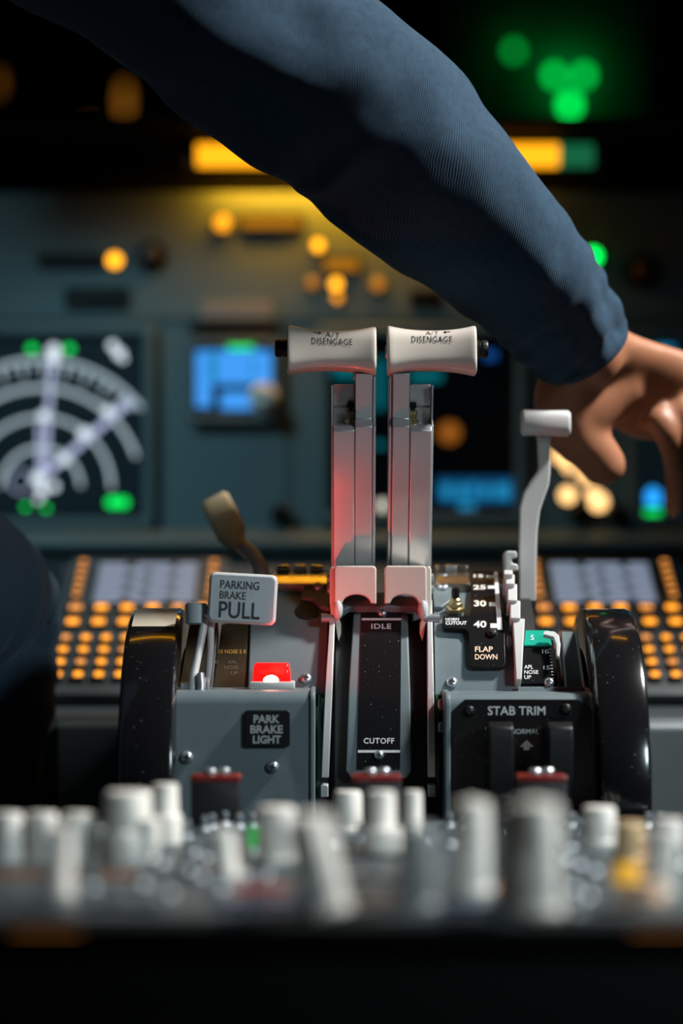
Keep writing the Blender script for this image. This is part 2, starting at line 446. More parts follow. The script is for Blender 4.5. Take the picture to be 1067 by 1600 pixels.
def dot(m, x, y, rx, ry=None, mi=0, d=None):
    d = DS if d is None else d
    vs = [m.bm.verts.new(S(u, v, d)) for u, v in circ(x, y, rx, 20, ry)]
    m.bm.faces.new(vs).material_index = mi
def rect(m, x0, y0, x1, y1, mi=0, d=None):
    d = DS if d is None else d
    vs = [m.bm.verts.new(S(u, v, d)) for u, v in ((x0, y0), (x1, y0), (x1, y1), (x0, y1))]
    m.bm.faces.new(vs).material_index = mi

# navigation display
nd, nds = display('navigation_display', 'large navigation screen with white concentric arcs and green dots', -110, 506, 240, 826)
cx, cy = 64, 762
m = MB(); arcline(m, cx, cy, 62, -88, 88, 3.2); arcline(m, cx, cy, 110, -90, 90, 3.2); arcline(m, cx, cy, 156, -70, 72, 3.4); arcline(m, cx, cy, 200, -58, 52, 3.0)
m.build('range_arcs', E_WHITE, nds)
m = MB()
for k in range(-10, 10):
    a = k * 5.2 + 1.5; L_ = 22 if k % 2 == 0 else 10
    t = R(a); line(m, cx + 196 * sin(t), cy - 196 * cos(t), cx + (196 - L_) * sin(t), cy - (196 - L_) * cos(t), 2.2)
m.build('compass_ticks', E_WHITE, nds)
m = MB(); line(m, cx + 4, cy - 10, 82, 560, 4.0); line(m, cx + 6, cy - 20, 205, 625, 5.0); line(m, cx - 2, cy - 25, 62, 660, 3.0)
m.build('track_lines', E_LAV, nds)
m = MB()
for x, y, r in ((84, 548, 10), (84, 560, 8), (176, 540, 7), (186, 552, 8), (192, 560, 5), (168, 642, 8), (132, 677, 9), (100, 717, 8), (68, 650, 8), (60, 748, 10), (66, 766, 8), (84, 760, 7), (60, 780, 5)):
    m = MB(); dot(m, x, y, r, d=DS - 0.0003); m.build('white_symbol', E_WHITEB, nds)
for x, y, rx, ry in ((50, 545, 7, 6), (108, 545, 7, 6), (176, 785, 10, 8), (192, 785, 9, 8), (40, 792, 5, 4), (72, 794, 5, 4)):
    m = MB(); dot(m, x, y, rx, ry, d=DS - 0.0003); m.build('green_symbol', E_GREEN, nds)
m = MB(); arcline(m, 32, 752, 17, 0, 360, 1.2); m.build('small_ring', E_LAV, nds)

# standby display
sd, sds = display('standby_display', 'small bright sky blue screen beside the navigation screen', 292, 528, 438, 660, 10)
m = MB(); rect(m, 306, 548, 424, 600); rect(m, 306, 600, 330, 636); rect(m, 408, 600, 424, 620); rect(m, 345, 612, 395, 640); m.build('sky_area', E_BLUE, sds)
m = MB(); rect(m, 356, 540, 396, 546); m.build('green_bar', E_GREEN, sds)
m = MB(); rect(m, 326, 552, 340, 596, d=DS - 0.0004); rect(m, 392, 560, 398, 590, d=DS - 0.0004); m.build('tape_marks', E_CYAN, sds)
m = MB(); p = S(412, 622, DP - 0.018); m.lathe([(0.016, 0), (0.016, 0.004), (0.0115, 0.006), (0.011, 0.024), (0.009, 0.027), (0, 0.027)], p, (0, -1, 0), 24)
m.build('round_knob', KNOBW, sd)

# centre engine display
ed, eds = display('engine_display', 'tall black engine screen with blue figures behind the thrust levers', 496, 508, 822, 818, 16, SCREEN)
EBF = emit('deep_blue_glow', (0.005, 0.13, 0.36), 0.42); ETE = emit('teal_glow', (0.0, 0.34, 0.42), 0.35)
m = MB(); rect(m, 682, 746, 802, 786, d=DS + 0.0003); m.build('blue_field', EBF, eds)
for x0, y0, x1, y1 in ((690, 756, 704, 780), (712, 758, 728, 780), (734, 754, 744, 780), (752, 758, 766, 780), (774, 756, 796, 780), (716, 786, 742, 796)):
    m = MB(); rect(m, x0, y0, x1, y1); m.build('blue_figure', E_CYAN, eds)
m = MB(); dot(m, 702, 676, 18); m.build('orange_dial', emit('dull_orange_glow', (1.0, 0.30, 0.02), 0.26), eds)
for x0, y0, x1, y1 in ((588, 560, 600, 640), (586, 690, 602, 700), (520, 566, 560, 590), (640, 580, 690, 596)):
    m = MB(); rect(m, x0, y0, x1, y1); m.build('teal_figure', ETE, eds)
m = MB(); rect(m, 756, 548, 776, 562); m.build('blue_mark', emit('navy_glow', (0.01, 0.12, 0.5), 0.5), eds)

# far display at the edge of the frame
fd, fds = display('pilot_display', 'cut-off screen with blue and green patches beyond the hand', 984, 512, 1290, 822, 16, SCRB)
m = MB(); dot(m, 1020, 776, 12, 14); rect(m, 1010, 770, 1032, 790); m.build('blue_figures', emit('azure_glow', (0.02, 0.36, 1.0), 1.4), fds)
m = MB(); rect(m, 1008, 796, 1032, 804); m.build('green_bar', E_GREEN, fds)
m = MB(); rect(m, 1024, 540, 1052, 552); rect(m, 1068, 560, 1200, 640); m.build('cyan_figures', E_CYAN, fds)

# small fittings on the panel: (kind, label, ...)
def panel_lamp(x, y, r, em, label, group=None, ry=None, d=None):
    d = DP if d is None else d
    t = thing('indicator_lamp', label, 'lamp', S(x, y, d), group)
    k = K(d)
    m = MB(); m.lathe([(r * k * 1.25, 0.002), (r * k * 1.25, -0.004), (r * k * 1.05, -0.006)], S(x, y, d), (0, 1, 0), 20); m.build('lamp_ring', BLACKT, t)
    m = MB(); m.lathe([(r * k, -0.004), (r * k * 0.95, -0.008), (r * k * 0.6, -0.010), (0, -0.011)], S(x, y, d), (0, 1, 0), 20); m.build('lamp_lens', em, t)
    return t
panel_lamp(180, 408, 11, E_LAMP, 'bright round yellow lamp alone beside the dark round knob')
panel_lamp(348, 350, 13, E_LAMPD, 'wide amber lamp high on the panel under the end of the amber tube')
panel_lamp(497, 385, 9, E_LAMP, 'round yellow lamp highest of the cluster just under the sleeve')
panel_lamp(525, 445, 9, E_LAMP, 'bright yellow lamp in the middle of the cluster under the sleeve')
panel_lamp(488, 443, 9, E_ORANGE, 'dull amber lamp beside the brightest lamp of the cluster')
panel_lamp(527, 466, 7, E_LAMPD, 'small yellow lamp lowest of the cluster under the sleeve')
panel_lamp(590, 445, 11, E_ORANGE, 'dull orange lamp of the cluster closest to the sleeve')
for x0, y0, x1, y1, lab in ((376, 340, 470, 356, 'long dim amber strip light beside the wide amber lamp'), (506, 404, 560, 422, 'short dim amber strip light among the lamp cluster')):
    t = thing('strip_light', lab, 'light', S((x0 + x1) / 2, y1, DP))
    m = MB(); m.sprism(rrect(x0 - 5, y0 - 5, x1 + 5, y1 + 5, 5), DP - 0.004, DP + 0.002); m.build('housing', BLACKT, t)
    m = MB(); m.sprism(rrect(x0, y0, x1, y1, 4), DP - 0.007, DP - 0.003); m.build('diffuser', emit('amber_strip_glow', (1, 0.38, 0.015), 0.40), t)
for x0, y0, x1, y1, lab in ((58, 394, 162, 418, 'dark slot plate beside the bright round yellow lamp'), (100, 448, 202, 482, 'wide dark switch plate under the bright round yellow lamp'), (296, 505, 440, 524, 'dark label strip above the sky blue screen'), (640, 452, 690, 480, 'small dark plate under the sleeve')):
    m = MB(); m.sprism(rrect(x0, y0, x1, y1, 4), DP - 0.006, DP + 0.002); tag(m.build('switch_plate', BLACKT, bev=0.001), lab, 'switch plate')
m = MB(); m.sprism(rrect(312, 472, 424, 499, 4), DP - 0.006, DP + 0.002)
tag(m.build('label_plate', mat('pale_label', (0.30, 0.27, 0.25), 0.6), bev=0.001), 'pale blank looking label plate above the sky blue screen', 'label plate')
def dial_knob(x, y, label, capm, r=16):
    t = thing('rotary_knob', label, 'knob', S(x, y, DP)); k = K(DP)
    m = MB(); m.lathe([(r * k * 2.0, 0.002), (r * k * 2.0, -0.004), (r * k * 1.2, -0.005)], S(x, y, DP), (0, 1, 0), 28); m.build('skirt', BLACKT, t)
    m = MB(); m.lathe([(r * k, -0.004), (r * k * .9, -0.02), (r * k * .7, -0.022), (0, -0.022)], S(x, y, DP), (0, 1, 0), 20); m.build('cap', capm, t)
dial_knob(236, 400, 'dark round knob with brownish cap next to the bright yellow lamp', mat('brown_knob', (0.10, 0.075, 0.055), 0.5), 13)
dial_knob(1003, 425, 'dark round knob with dim orange cap beyond the cuff', mat('orange_brown_knob', (0.11, 0.035, 0.012), 0.5), 14)
panel_lamp(925, 402, 13, E_GLAMP, 'green lamp half hidden behind the sleeve near the cuff')
# lights cluster between hand and flap lever
for x, y, r, lab in ((876, 712, 13, 'peach lamp at the top of the cluster behind the flap lever'), (888, 730, 9, 'small peach lamp under the top lamp behind the flap lever'), (912, 744, 10, 'peach lamp in the middle of the cluster under the thumb'),
                     (886, 774, 13, 'round peach lamp at the low corner nearest the flap lever'), (934, 784, 15, 'largest peach lamp low under the thumb tip'), (924, 770, 9, 'peach lamp just above the largest low one')):
    panel_lamp(x, y, r, E_PEACH, lab, ry=r)
panel_lamp(597, 790, 9, emit('white_knob_glow', (0.9, 0.85, 0.7), 1.0), 'small white knob drawn glowing in the gap between the thrust levers')  # a white knob, its brightness put in as glow
for xx, lab in ((440, 'black drip knob on the panel lip beside the engine screen'), (905, 'black stop knob under the peach lamps'), (962, 'black stop knob beside the cut-off screen')):
    m = MB(); m.lathe([(0.006, 0), (0.006, 0.01), (0.012, 0.012), (0.012, 0.022), (0.010, 0.024), (0, 0.024)], S(xx, 806, DP), (0, -1, 0), 16)
    tag(m.build('panel_knob', BLACKT), lab.replace('drip', 'round'), 'knob')

# glareshield with the amber tube
gl = thing('glareshield', 'black glareshield hood above the main instrument panel', 'glareshield', (0, 0.8, S(0, 300, DP).z))
m = MB(); z1 = S(0, 212, 0.74).z; z0 = S(0, 300, DP).z
m.xprism([(0.66, z1), (0.655, z1 + 0.003), (0.67, z1 + 0.006), (1.2, z1 + 0.006), (1.2, z1 - 0.005), (0.84, z1 - 0.008), (0.84, z0), (0.76, z0), (0.76, z1 - 0.008), (0.67, z1 - 0.004)], -1.2, 1.2)
m.build('hood', LINING, gl, bev=0.003)
def tube_own_light(x, w_px, e):
    l = bpy.data.lights.new('tube_own_light', 'AREA'); l.shape = 'RECTANGLE'; l.size = w_px * K(0.72); l.size_y = 0.015; l.energy = e; l.color = (1.0, 0.42, 0.02)
    o = bpy.data.objects.new('tube_own_light', l); col.objects.link(o); o.location = S(x, 266, 0.715); o.rotation_euler = (R(14), 0, 0)
tube_own_light(500, 330, 0.65)
bl = thing('tube_light', 'long glowing amber tube light under the glareshield', 'light', S(610, 265, 0.70))
m = MB(); ya, yb = 243, 18 * K(0.70)
m.cyl(S(308, ya, 0.72), S(872, ya, 0.72), yb, seg=20); m.build('amber_tube', E_BAR, bl)
m = MB(); m.cyl(S(872, ya, 0.72), S(926, ya, 0.72), yb, seg=20); m.build('green_end', E_GEND, bl)
SOCK = mat('socket_plastic', (0.12, 0.12, 0.14), 0.5)
for xa, xb in ((286, 308), (926, 934)):
    m = MB(); m.cyl(S(xa, ya, 0.72), S(xb, ya, 0.72), yb * 1.05, seg=20); m.build('end_socket', SOCK, bl)
m = MB(); a = S(286, 222, 0.72); b_ = S(934, 222, 0.72)
m.box(((a.x + b_.x) / 2, 0.735, a.z + 0.004), (b_.x - a.x, 0.03, 0.010)); m.build('bracket', LINING, bl)

ol = thing('overhead_tube_light', 'amber tube light mounted overhead above the levers', 'light', (0.0, 0.36, CZ + 0.76))
m = MB(); m.cyl((-0.42, 0.36, CZ + 0.75), (0.42, 0.36, CZ + 0.75), 0.014, seg=20); m.build('amber_tube', emit('overhead_amber_glow', (1.0, 0.42, 0.012), 5.5), ol)
m = MB(); m.box((0, 0.36, CZ + 0.775), (0.90, 0.06, 0.02), bev=0.003); m.build('fitting', LINING, ol)
m = MB(); m.box((0, 0.386, CZ + 0.67), (0.90, 0.008, 0.230), bev=0.001); m.build('skirt', LINING, ol)  # unseen skirt added to keep the amber light off the main panel
for x in (-0.43, 0.43):
    m = MB(); m.cyl((x - 0.012, 0.36, CZ + 0.75), (x + 0.012, 0.36, CZ + 0.75), 0.017); m.build('end_socket', SOCK, ol)
m = MB(); m.cyl((0, 0.36, CZ + 0.785), (0, 0.36, 2.0), 0.012); m.build('hanger', LINING, ol)

# made-up glowing balls for blurred light spots beyond the glareshield
def far_glow(x, y, d, rx, ry, em, label, group=None):
    t = thing('glow_spot', label, 'lamp', S(x, y, d), group)
    k = K(d)
    m = MB(); p = S(x, y, d); m.ball(p, (rx * k, min(rx, ry) * k, ry * k)); m.build('lamp_lens', em, t)
    m = MB(); m.cyl((p.x, p.y + 0.01, p.z), (p.x, p.y + 0.01, 0.0), min(rx, ry) * k * 0.5, seg=12); m.build('glow_stem', LINING, t)
GB = 1.98
gb = thing('glow_board', 'added dark board washed by green light behind the green glow spots', 'board', S(880, 230, GB))  # added board, lit to give the green spots a soft halo
m = MB(); m.sprism(rrect(700, -60, 1010, 204, 12), GB, GB + 0.02); m.build('board', mat('board_paint', (0.05, 0.05, 0.05), 0.8), gb)
m = MB(); q = S(860, 60, GB); m.cyl((q.x, GB + 0.02, q.z), (q.x, GB + 0.05, q.z), 0.02); m.cyl((q.x, GB + 0.045, q.z), (q.x, GB + 0.045, 0.0), 0.015); m.build('stand', LINING, gb)
def green_lamp(x, y, r_, e, own, label):  # glowing ball standing in for a light spot, no known lamp
    k = K(GB - 0.05); t = thing('glow_spot', label, 'lamp', S(x, y, GB))
    p = S(x, y, GB - 0.03)
    m = MB(); m.ball(p, (r_ * k, r_ * k, r_ * k * 1.2)); m.build('lamp_lens', emit('far_green_glow', (0.0, 1.0, 0.10), e), t)
    m = MB(); m.cyl((p.x, p.y + r_ * k * 0.7, p.z), (p.x, GB, p.z), r_ * k * 0.5, seg=12); m.build('glow_stem', LINING, t)
    l = bpy.data.lights.new('green_board_wash', 'POINT'); l.energy = own; l.color = (0.0, 1.0, 0.12); l.shadow_soft_size = r_ * k
    o = bpy.data.objects.new('green_board_wash', l); col.objects.link(o); o.location = (p.x, p.y, p.z + r_ * k * 2.4)  # extra light added to wash the board green
green_lamp(803, 80, 8, 1.0, 0.012, 'dim green glow spot standing apart from the other green spots')
green_lamp(866, 118, 9, 2.0, 0.035, 'green glow spot of the upper close pair, nearest the sleeve')
green_lamp(912, 118, 9, 2.0, 0.035, 'green glow spot of the upper close pair, farthest from the sleeve')
green_lamp(890, 164, 11, 3.0, 0.05, 'brightest green glow spot, lowest of the group in the dark')
of = emit('far_orange_glow', (1.0, 0.36, 0.03), 0.30); of2 = emit('far_orange_glow_dim', (1.0, 0.34, 0.03), 0.14)
far_glow(194, 158, 2.2, 8, 30, of, 'tall dim orange glow spot in the dark under the upper sleeve')
far_glow(140, 196, 2.2, 9, 8, of2, 'faint small orange glow spot beside the tall orange one')
far_glow(-4, 130, 2.2, 8, 18, of2, 'faint orange glow spot at the very edge of the frame')

# ------------------------------------------------------------------ forward console with the two keypad units
B0 = Vector((0, 0.27, 0)); zlow = S(0, 1108, 0.27).z; ztop = S(0, 884, 0.52).z
fc = thing('forward_console', 'grey sloping console under the main panel carrying the keypad units', 'console', (X0, 0.4, 0))
m = MB(); m.xprism([(0.27, zlow), (0.52, ztop), (0.60, ztop), (0.60, 0), (0.235, 0), (0.235, zlow - 0.016), (0.24, zlow - 0.006)], -0.27, 0.52)
m.build('console_body', GREYD, fc, bev=0.004)
m = MB(); zz = S(0, 1128, 0.235).z
m.xprism([(0.224, zz - 0.10), (0.222, zz - 0.004), (0.226, zz), (0.24, zz), (0.24, zz - 0.10)], -0.24, 0.50); m.build('front_plate', GREY, fc, bev=0.003)

SL = Vector((0, 0.25, ztop - zlow)); SLn = SL.normalized()
UPN = Vector((0, -SLn.z, SLn.y))
def cdu(xc_px, label, pilot):
    o = Vector((S(xc_px, 1000, 0.37).x, 0.275, zlow + 0.005 * (ztop - zlow) / 0.25))
    t = thing('keypad_display_unit', label, 'keypad unit', o)
    Lh = SL.length - 0.012
    M = Matrix((Vector((1, 0, 0)), SLn, UPN)).transposed()
    def at(u, v, h): return o + Vector((u, 0, 0)) + SLn * v + UPN * h
    W = 0.150
    m = MB(); m.box(at(0, Lh / 2, 0.006), (W, Lh, 0.012), M, bev=0.003); m.build('case', GREYD, t)
    m = MB(); m.box(at(0, Lh * 0.79, 0.0125), (W * 0.66, Lh * 0.34, 0.002), M); s = m.build('screen', SCREEN, t)
    m = MB()
    for r_ in range(7):
        v = Lh * (0.655 + r_ * 0.045)
        segs = ((-0.046, -0.004), (0.004, 0.046)) if r_ % 2 else ((-0.046, -0.022), (-0.012, 0.020), (0.028, 0.046))
        for ua, ub in segs: m.box(at((ua + ub) / 2, v, 0.0138), (ub - ua, Lh * 0.030, 0.0006), M)
    m.build('text_rows', E_CDU, s)
    m = MB(); m.box(at(0, Lh * 0.79, 0.0136), (W * 0.64, Lh * 0.32, 0.0002), M); m.build('screen_glow', emit('grey_blue_glow', (0.5, 0.62, 0.85), 0.06), s)
    def key(u, v, su, sv, em):
        m = MB(); m.box(at(u, v, 0.0145), (su, sv, 0.007), M, bev=0.001, mi=0, seg=1)
        m.box(at(u, v, 0.0183), (su * 0.62, sv * 0.66, 0.0006), M, mi=1); m.build('key', [BLACKT, em], t)
    for k in range(6):
        for sgn in (-1, 1): key(sgn * 0.062, Lh * (0.66 + k * 0.052), 0.010, 0.008, E_KEYD)
    for r_ in range(2):
        for c_ in range(6): key(-0.060 + c_ * 0.0235, Lh * (0.565 - r_ * 0.105), 0.017, 0.014, E_KEY if (c_ + r_) % 4 else E_KEYD)
    for r_ in range(4):
        for c_ in range(8): key(-0.063 + c_ * 0.0180, Lh * (0.345 - r_ * 0.085), 0.0115, 0.0115, E_KEY if (c_ * 3 + r_) % 5 else E_KEYD)
    return t
cdu(216, 'amber lit keypad unit with pale screen beside the dark knee', 0)
cdu(958, 'amber lit keypad unit with pale screen behind the trim wheel farther from the knee', 1)

# ------------------------------------------------------------------ throttle quadrant housing
tq = thing('throttle_quadrant', 'grey throttle quadrant housing with curved top between the two trim wheels', 'throttle quadrant', (X0, 0.1, 0))
m = MB()                                                    # curved core
prof = [(AD - (AR - 0.012) * cos(R(t)), AZ + (AR - 0.012) * sin(R(t))) for t in range(-20, 101, 5)]
prof += [(0.22, prof[-1][1] - 0.01), (0.222, 0.0), (0.03, 0.0)]
m.xprism(prof, X0 - 0.118, X0 + 0.118); m.build('core', BLACKM, tq)

# left curved plate, right curved plate
m = MB(); m.arcpoly([(386, 1084), (391, 960), (398, 918), (470, 905), (497, 905), (510, 925), (513, 965), (507, 1084)], -0.010, 0.0); m.build('curved_plate', GREY, tq, bev=0.0012)
m = MB(); m.arcpoly([(680, 1086), (678, 960), (676, 912), (786, 905), (792, 940), (806, 1000), (808, 1086)], -0.010, 0.0); m.build('curved_plate', GREY, tq, bev=0.0012)
# bracket plates near the start levers
m = MB(); m.arcpoly([(470, 932), (474, 912), (514, 906), (515, 950), (500, 946), (488, 934)], 0.0, 0.004); m.build('bracket', GREY, tq, bev=0.0008)
m = MB(); m.arcpoly([(676, 934), (676, 908), (716, 905), (718, 925), (705, 937), (690, 948), (678, 948)], 0.0, 0.004); m.build('bracket', GREY, tq, bev=0.0008)
m = MB(); m.arcpoly(circ(480, 955, 19, 20, 13), 0.0, 0.0008); m.build('slot', BLACKM, tq)
# top shiny band with holes
for xa, xb in ((424, 512), (680, 733)):
    m = MB()
    y_, z_ = arc_pt(0, R(72), AR).yz
    k = (ZC + 0.09) / F
    m.xprism([(AD - (AR + .007) * cos(R(t)), AZ + (AR + .007) * sin(R(t))) for t in (68, 74, 80, 86, 92, 98)] + [(AD - (AR - .006) * cos(R(t)), AZ + (AR - .006) * sin(R(t))) for t in (98, 86, 74, 68)], (xa - CX) * k, (xb - CX) * k)
    m.build('top_band', POL, tq, bev=0.0008)
    # raised clips on the band
    for i in range(3):
        x = xa + (xb - xa) * (0.2 + 0.3 * i)
        m = MB(); p = arc_pt((x - CX) * k, R(84), AR + 0.009); m.box(p, (0.011, 0.014, 0.006), Matrix.Rotation(R(6), 3, 'X'), bev=0.0015); m.build('clip', STEEL if i == 1 else POL, tq)

# centre bridge under the start levers
m = MB(); m.arcpoly([(523, 955), (523, 925), (665, 925), (665, 955), (655, 955), (648, 948), (545, 948), (535, 955)], 0.004, 0.010); m.build('bridge', GREY, tq, bev=0.001)
m = MB(); m.arcpoly([(523, 1245), (525, 925), (664, 925), (668, 1245)], -0.012, -0.006); m.build('channel_floor', BLACKM, tq)
# raised centre panel with black strip
m = MB(); m.arcpoly([(541, 1205), (545, 1080), (552, 962), (560, 950), (628, 950), (637, 962), (641, 1080), (643, 1205), (635, 1216), (550, 1216)], -0.008, 0.003); cp = m.build('centre_panel', GREY, tq, bev=0.0015)
m = MB(); m.arcpoly([(558, 1202), (565, 954), (627, 954), (625, 1202)], 0.003, 0.0042); st = m.build('black_strip', PLAC, tq)
m = MB(); arc_text(m, 'IDLE', 580, 974.5, 611, 982.5, 0.0044, 0.015, spacing=1.1); arc_text(m, 'CUTOFF', 568, 1153, 616, 1162, 0.0044, 0.02, spacing=1.1)
m.build('lettering', PAINTW, st)
m = MB(); m.arcpoly([(565, 966), (565, 968.5), (627, 968.5), (627, 966)], 0.0042, 0.0045); m.arcpoly([(559, 1172), (559, 1176), (625, 1176), (625, 1172)], 0.0042, 0.0045); m.build('white_lines', PAINTW, st)
for x, y in ((597, 965), (592, 1180)): screw(tq, ARC(x, y, 0.0042), arc_normal(y), 0.0036)
m = MB(); p = ARC(597, 957, 0.004); m.lathe([(0.006, 0), (0.0055, 0.003), (0.003, 0.004), (0, 0.004)], p, arc_normal(957), 6); m.build('brass_nut', BRASS, tq)
# side rails of the start lever slots
m = MB(); m.arcpoly([(502.5, 1215), (508, 1080), (515, 968), (523, 968), (519, 1080), (513.5, 1215)], -0.004, 0.010); m.build('rail', ALU, tq, bev=0.0006)
m = MB(); m.arcpoly([(668.5, 1215), (668, 1080), (667, 936), (675, 936), (678, 1080), (681, 1215)], -0.004, 0.010); m.build('rail', ALU, tq, bev=0.0006)
for xa, xb in ((501, 513), (668.5, 681)):
    m = MB(); m.arcpoly([(xa, 1246), (xa, 1226), (xb, 1226), (xb, 1246)], -0.004, 0.009); m.build('rail_foot', ALU, tq, bev=0.0008)
m = MB(); m.arcpoly([(495, 1246), (497, 1085), (502, 1085), (500, 1246)], -0.004, 0.004); m.build('green_strip', mat('green_wire', (0.01, 0.07, 0.03), 0.4), tq)
m = MB(); m.arcpoly([(682, 1246), (681, 1085), (685, 1085), (687, 1246)], -0.004, 0.004); m.build('green_strip', mat('green_wire', (0.02, 0.07, 0.035), 0.4), tq)
for y0, y1 in ((1092, 1108), (1128, 1144)):
    m = MB(); m.arcpoly(rrect(685, y0, 693, y1, 3), 0.0, 0.012); m.build('latch', STEEL, tq, bev=0.0006)

# screws on the curved plates
for x, y in ((478, 1061), (497, 926), (706, 1067), (692, 927), (692, 911)): screw(tq, ARC(x, y, 0.004 if y < 940 else 0), arc_normal(y), 0.0044)

# flap placard
m = MB(); m.arcpoly([(735, 1038), (733, 990), (728, 983), (694, 981), (690, 976), (692, 962), (733, 962), (738, 892), (786, 892), (790, 1038), (785, 1043), (740, 1043)], 0.002, 0.006); fp = m.build('flap_placard', PLAC, tq, bev=0.0006)
m = MB()
arc_text(m, '15', 740, 897.5, 755, 902, 0.0064, 0.03); arc_text(m, '25', 739, 914, 759, 921, 0.0064, 0.03); arc_text(m, '30', 740.5, 938, 759.5, 947.5, 0.0064, 0.03); arc_text(m, '40', 740, 970, 760, 980.5, 0.0064, 0.03)
m.build('flap_numbers', LIT, fp)
m = MB(); arc_text(m, 'FLAP', 742, 1010, 770, 1018.5, 0.0064, 0.02); arc_text(m, 'DOWN', 742, 1022, 777, 1030.5, 0.0064, 0.02); m.build('lettering', LITA, fp)
m = MB()
m.arcpoly([(777, 983.5), (772, 893), (777, 893), (785, 983.5)], 0.006, 0.0066)
for y0, y1, xa, xb in ((899, 902, 760, 774), (915, 919.5, 762, 776), (941, 946.5, 764.5, 780), (974, 981, 766, 779)): m.arcpoly([(xa, y1), (xa, y0), (xb, y0), (xb, y1)], 0.006, 0.00655)
m.build('white_scale', PAINTW, fp)
m = MB(); arc_text(m, 'HORN', 696, 965.5, 717, 969.5, 0.0064, 0.03); arc_text(m, 'CUTOUT', 696, 970.5, 729, 976, 0.0064, 0.03); m.build('lettering', PAINTW, fp)
screw(tq, ARC(768, 998, 0.006), arc_normal(998), 0.0040, dark=True)
hb = MB(); p = ARC(711, 958, 0.002); n = (arc_normal(950) + Vector((0, 0, .6))).normalized()
hb.lathe([(0.0075, 0), (0.0075, 0.003), (0.0055, 0.004), (0.0055, 0.007), (0.0042, 0.008)], p, n, 6)
hb.lathe([(0.0042, 0.007), (0.0042, 0.010), (0.0030, 0.011)], p, n, 16); hbo = hb.build('horn_button', BRASS, tq)
m = MB(); m.lathe([(0.0030, 0.011), (0.0032, 0.017), (0.0026, 0.019), (0, 0.0195)], p, n, 16); m.build('button_cap', BLACKT, hbo)
# dark half round bumps beside the flap scale
for y in (952, 1000):
    m = MB(); m.arcpoly([(791, y + 10), (791, y - 8), (798, y - 8), (803, y), (798, y + 10)], -0.002, 0.006); m.build('detent_cam', GREY, tq, bev=0.001)
m = MB(); m.arcpoly([(790, 1055), (789, 905), (797, 905), (807, 1055)], -0.012, -0.002); m.build('flap_slot', BLACKM, tq)
# flap detent gate : stepped edge
m = MB()
for (xa0, ya, xb0, yb, h) in ((787, 890, 801, 897, .026), (790, 897, 804, 912, .022), (793, 912, 808, 938, .018), (797, 938, 813, 966, .015), (801, 966, 820, 1062, .012)):
    if yb > 1000: m.arcpoly([(xa0 + 5, yb), (xa0, ya), (xb0, ya), (xb0 - 5, yb)], -0.004, h)
    else: m.arcpoly([(xa0, yb), (xa0, ya), (xb0, ya), (xb0, yb)], -0.004, h)
m.build('detent_gate', WHITEP, tq, bev=0.0008)
m = MB(); m.sprism([(790, 892), (789, 866), (792, 861), (806, 861), (808, 866), (808, 872), (800, 873), (800, 880), (809, 882), (810, 892)], 0.075, 0.10); m.build('gate_end', WHITEP, tq, bev=0.001)

# right trim indicator
m = MB(); m.arcpoly([(814, 1068), (822, 985), (862, 985), (872, 1068)], -0.010, -0.002); ti = m.build('trim_placard', PLAC, tq)
m = MB(); m.arcpoly([(819, 1008), (821, 985), (858, 985), (862, 1008)], -0.002, -0.0004); m.build('green_band', GREENP, ti)
m = MB(); arc_text(m, 'APL', 819, 1039, 833, 1045, -0.0016, 0.01); arc_text(m, 'NOSE', 819, 1047, 841, 1053, -0.0016, 0.01); arc_text(m, 'UP', 819, 1055, 830, 1061, -0.0016, 0.01)
arc_text(m, '10', 847, 1015, 857, 1021, -0.0016, 0.01); arc_text(m, '15', 849, 1040, 859, 1046, -0.0016, 0.01); arc_text(m, '5', 829, 992, 834, 1000, 0.0, 0.01); m.build('lettering', PAINTW, ti)
m = MB()
for i, y in enumerate(range(1014, 1066, 5)):
    w = 6 if i in (1, 6) else 3
    x = 858 + (y - 1014) * 0.11
    m.arcpoly([(x + 2 - w, y + 1), (x + 2 - w, y), (x + 2.5, y), (x + 2.5, y + 1)], -0.002, -0.0014)
m.build('tick_marks', PAINTW, ti)
m = MB(); m.arcpoly([(849, 991), (850, 985), (866, 986), (873, 992), (876, 1006), (874, 1027), (869, 1025), (868, 1006), (864, 995)], 0.004, 0.008); m.build('pointer', WHITEP, tq, bev=0.0008)
m = MB(); m.arcpoly([(884, 1074), (876, 986), (899, 986), (911, 1074)], -0.014, 0.004); m.build('side_plate', GREY, tq, bev=0.001)
m = MB(); m.arcpoly([(911, 1074), (899, 986), (902, 986), (914, 1074)], -0.014, 0.006); m.build('side_plate_edge', EDGE, tq)
m = MB(); m.arcpoly([(808, 1084), (808, 1072), (912, 1072), (914, 1084)], -0.012, 0.006); m.build('lower_lip', GREY, tq, bev=0.001)
screw(tq, ARC(857, 1071, 0.005), arc_normal(1050), 0.0036)
# orange wire strip behind
m = MB(); m.arcpoly([(874, 1070), (866, 1012), (870, 1012), (880, 1070)], -0.02, -0.010); m.build('amber_gap', mat('amber_paint', (0.35, 0.10, 0.01), 0.3), tq)

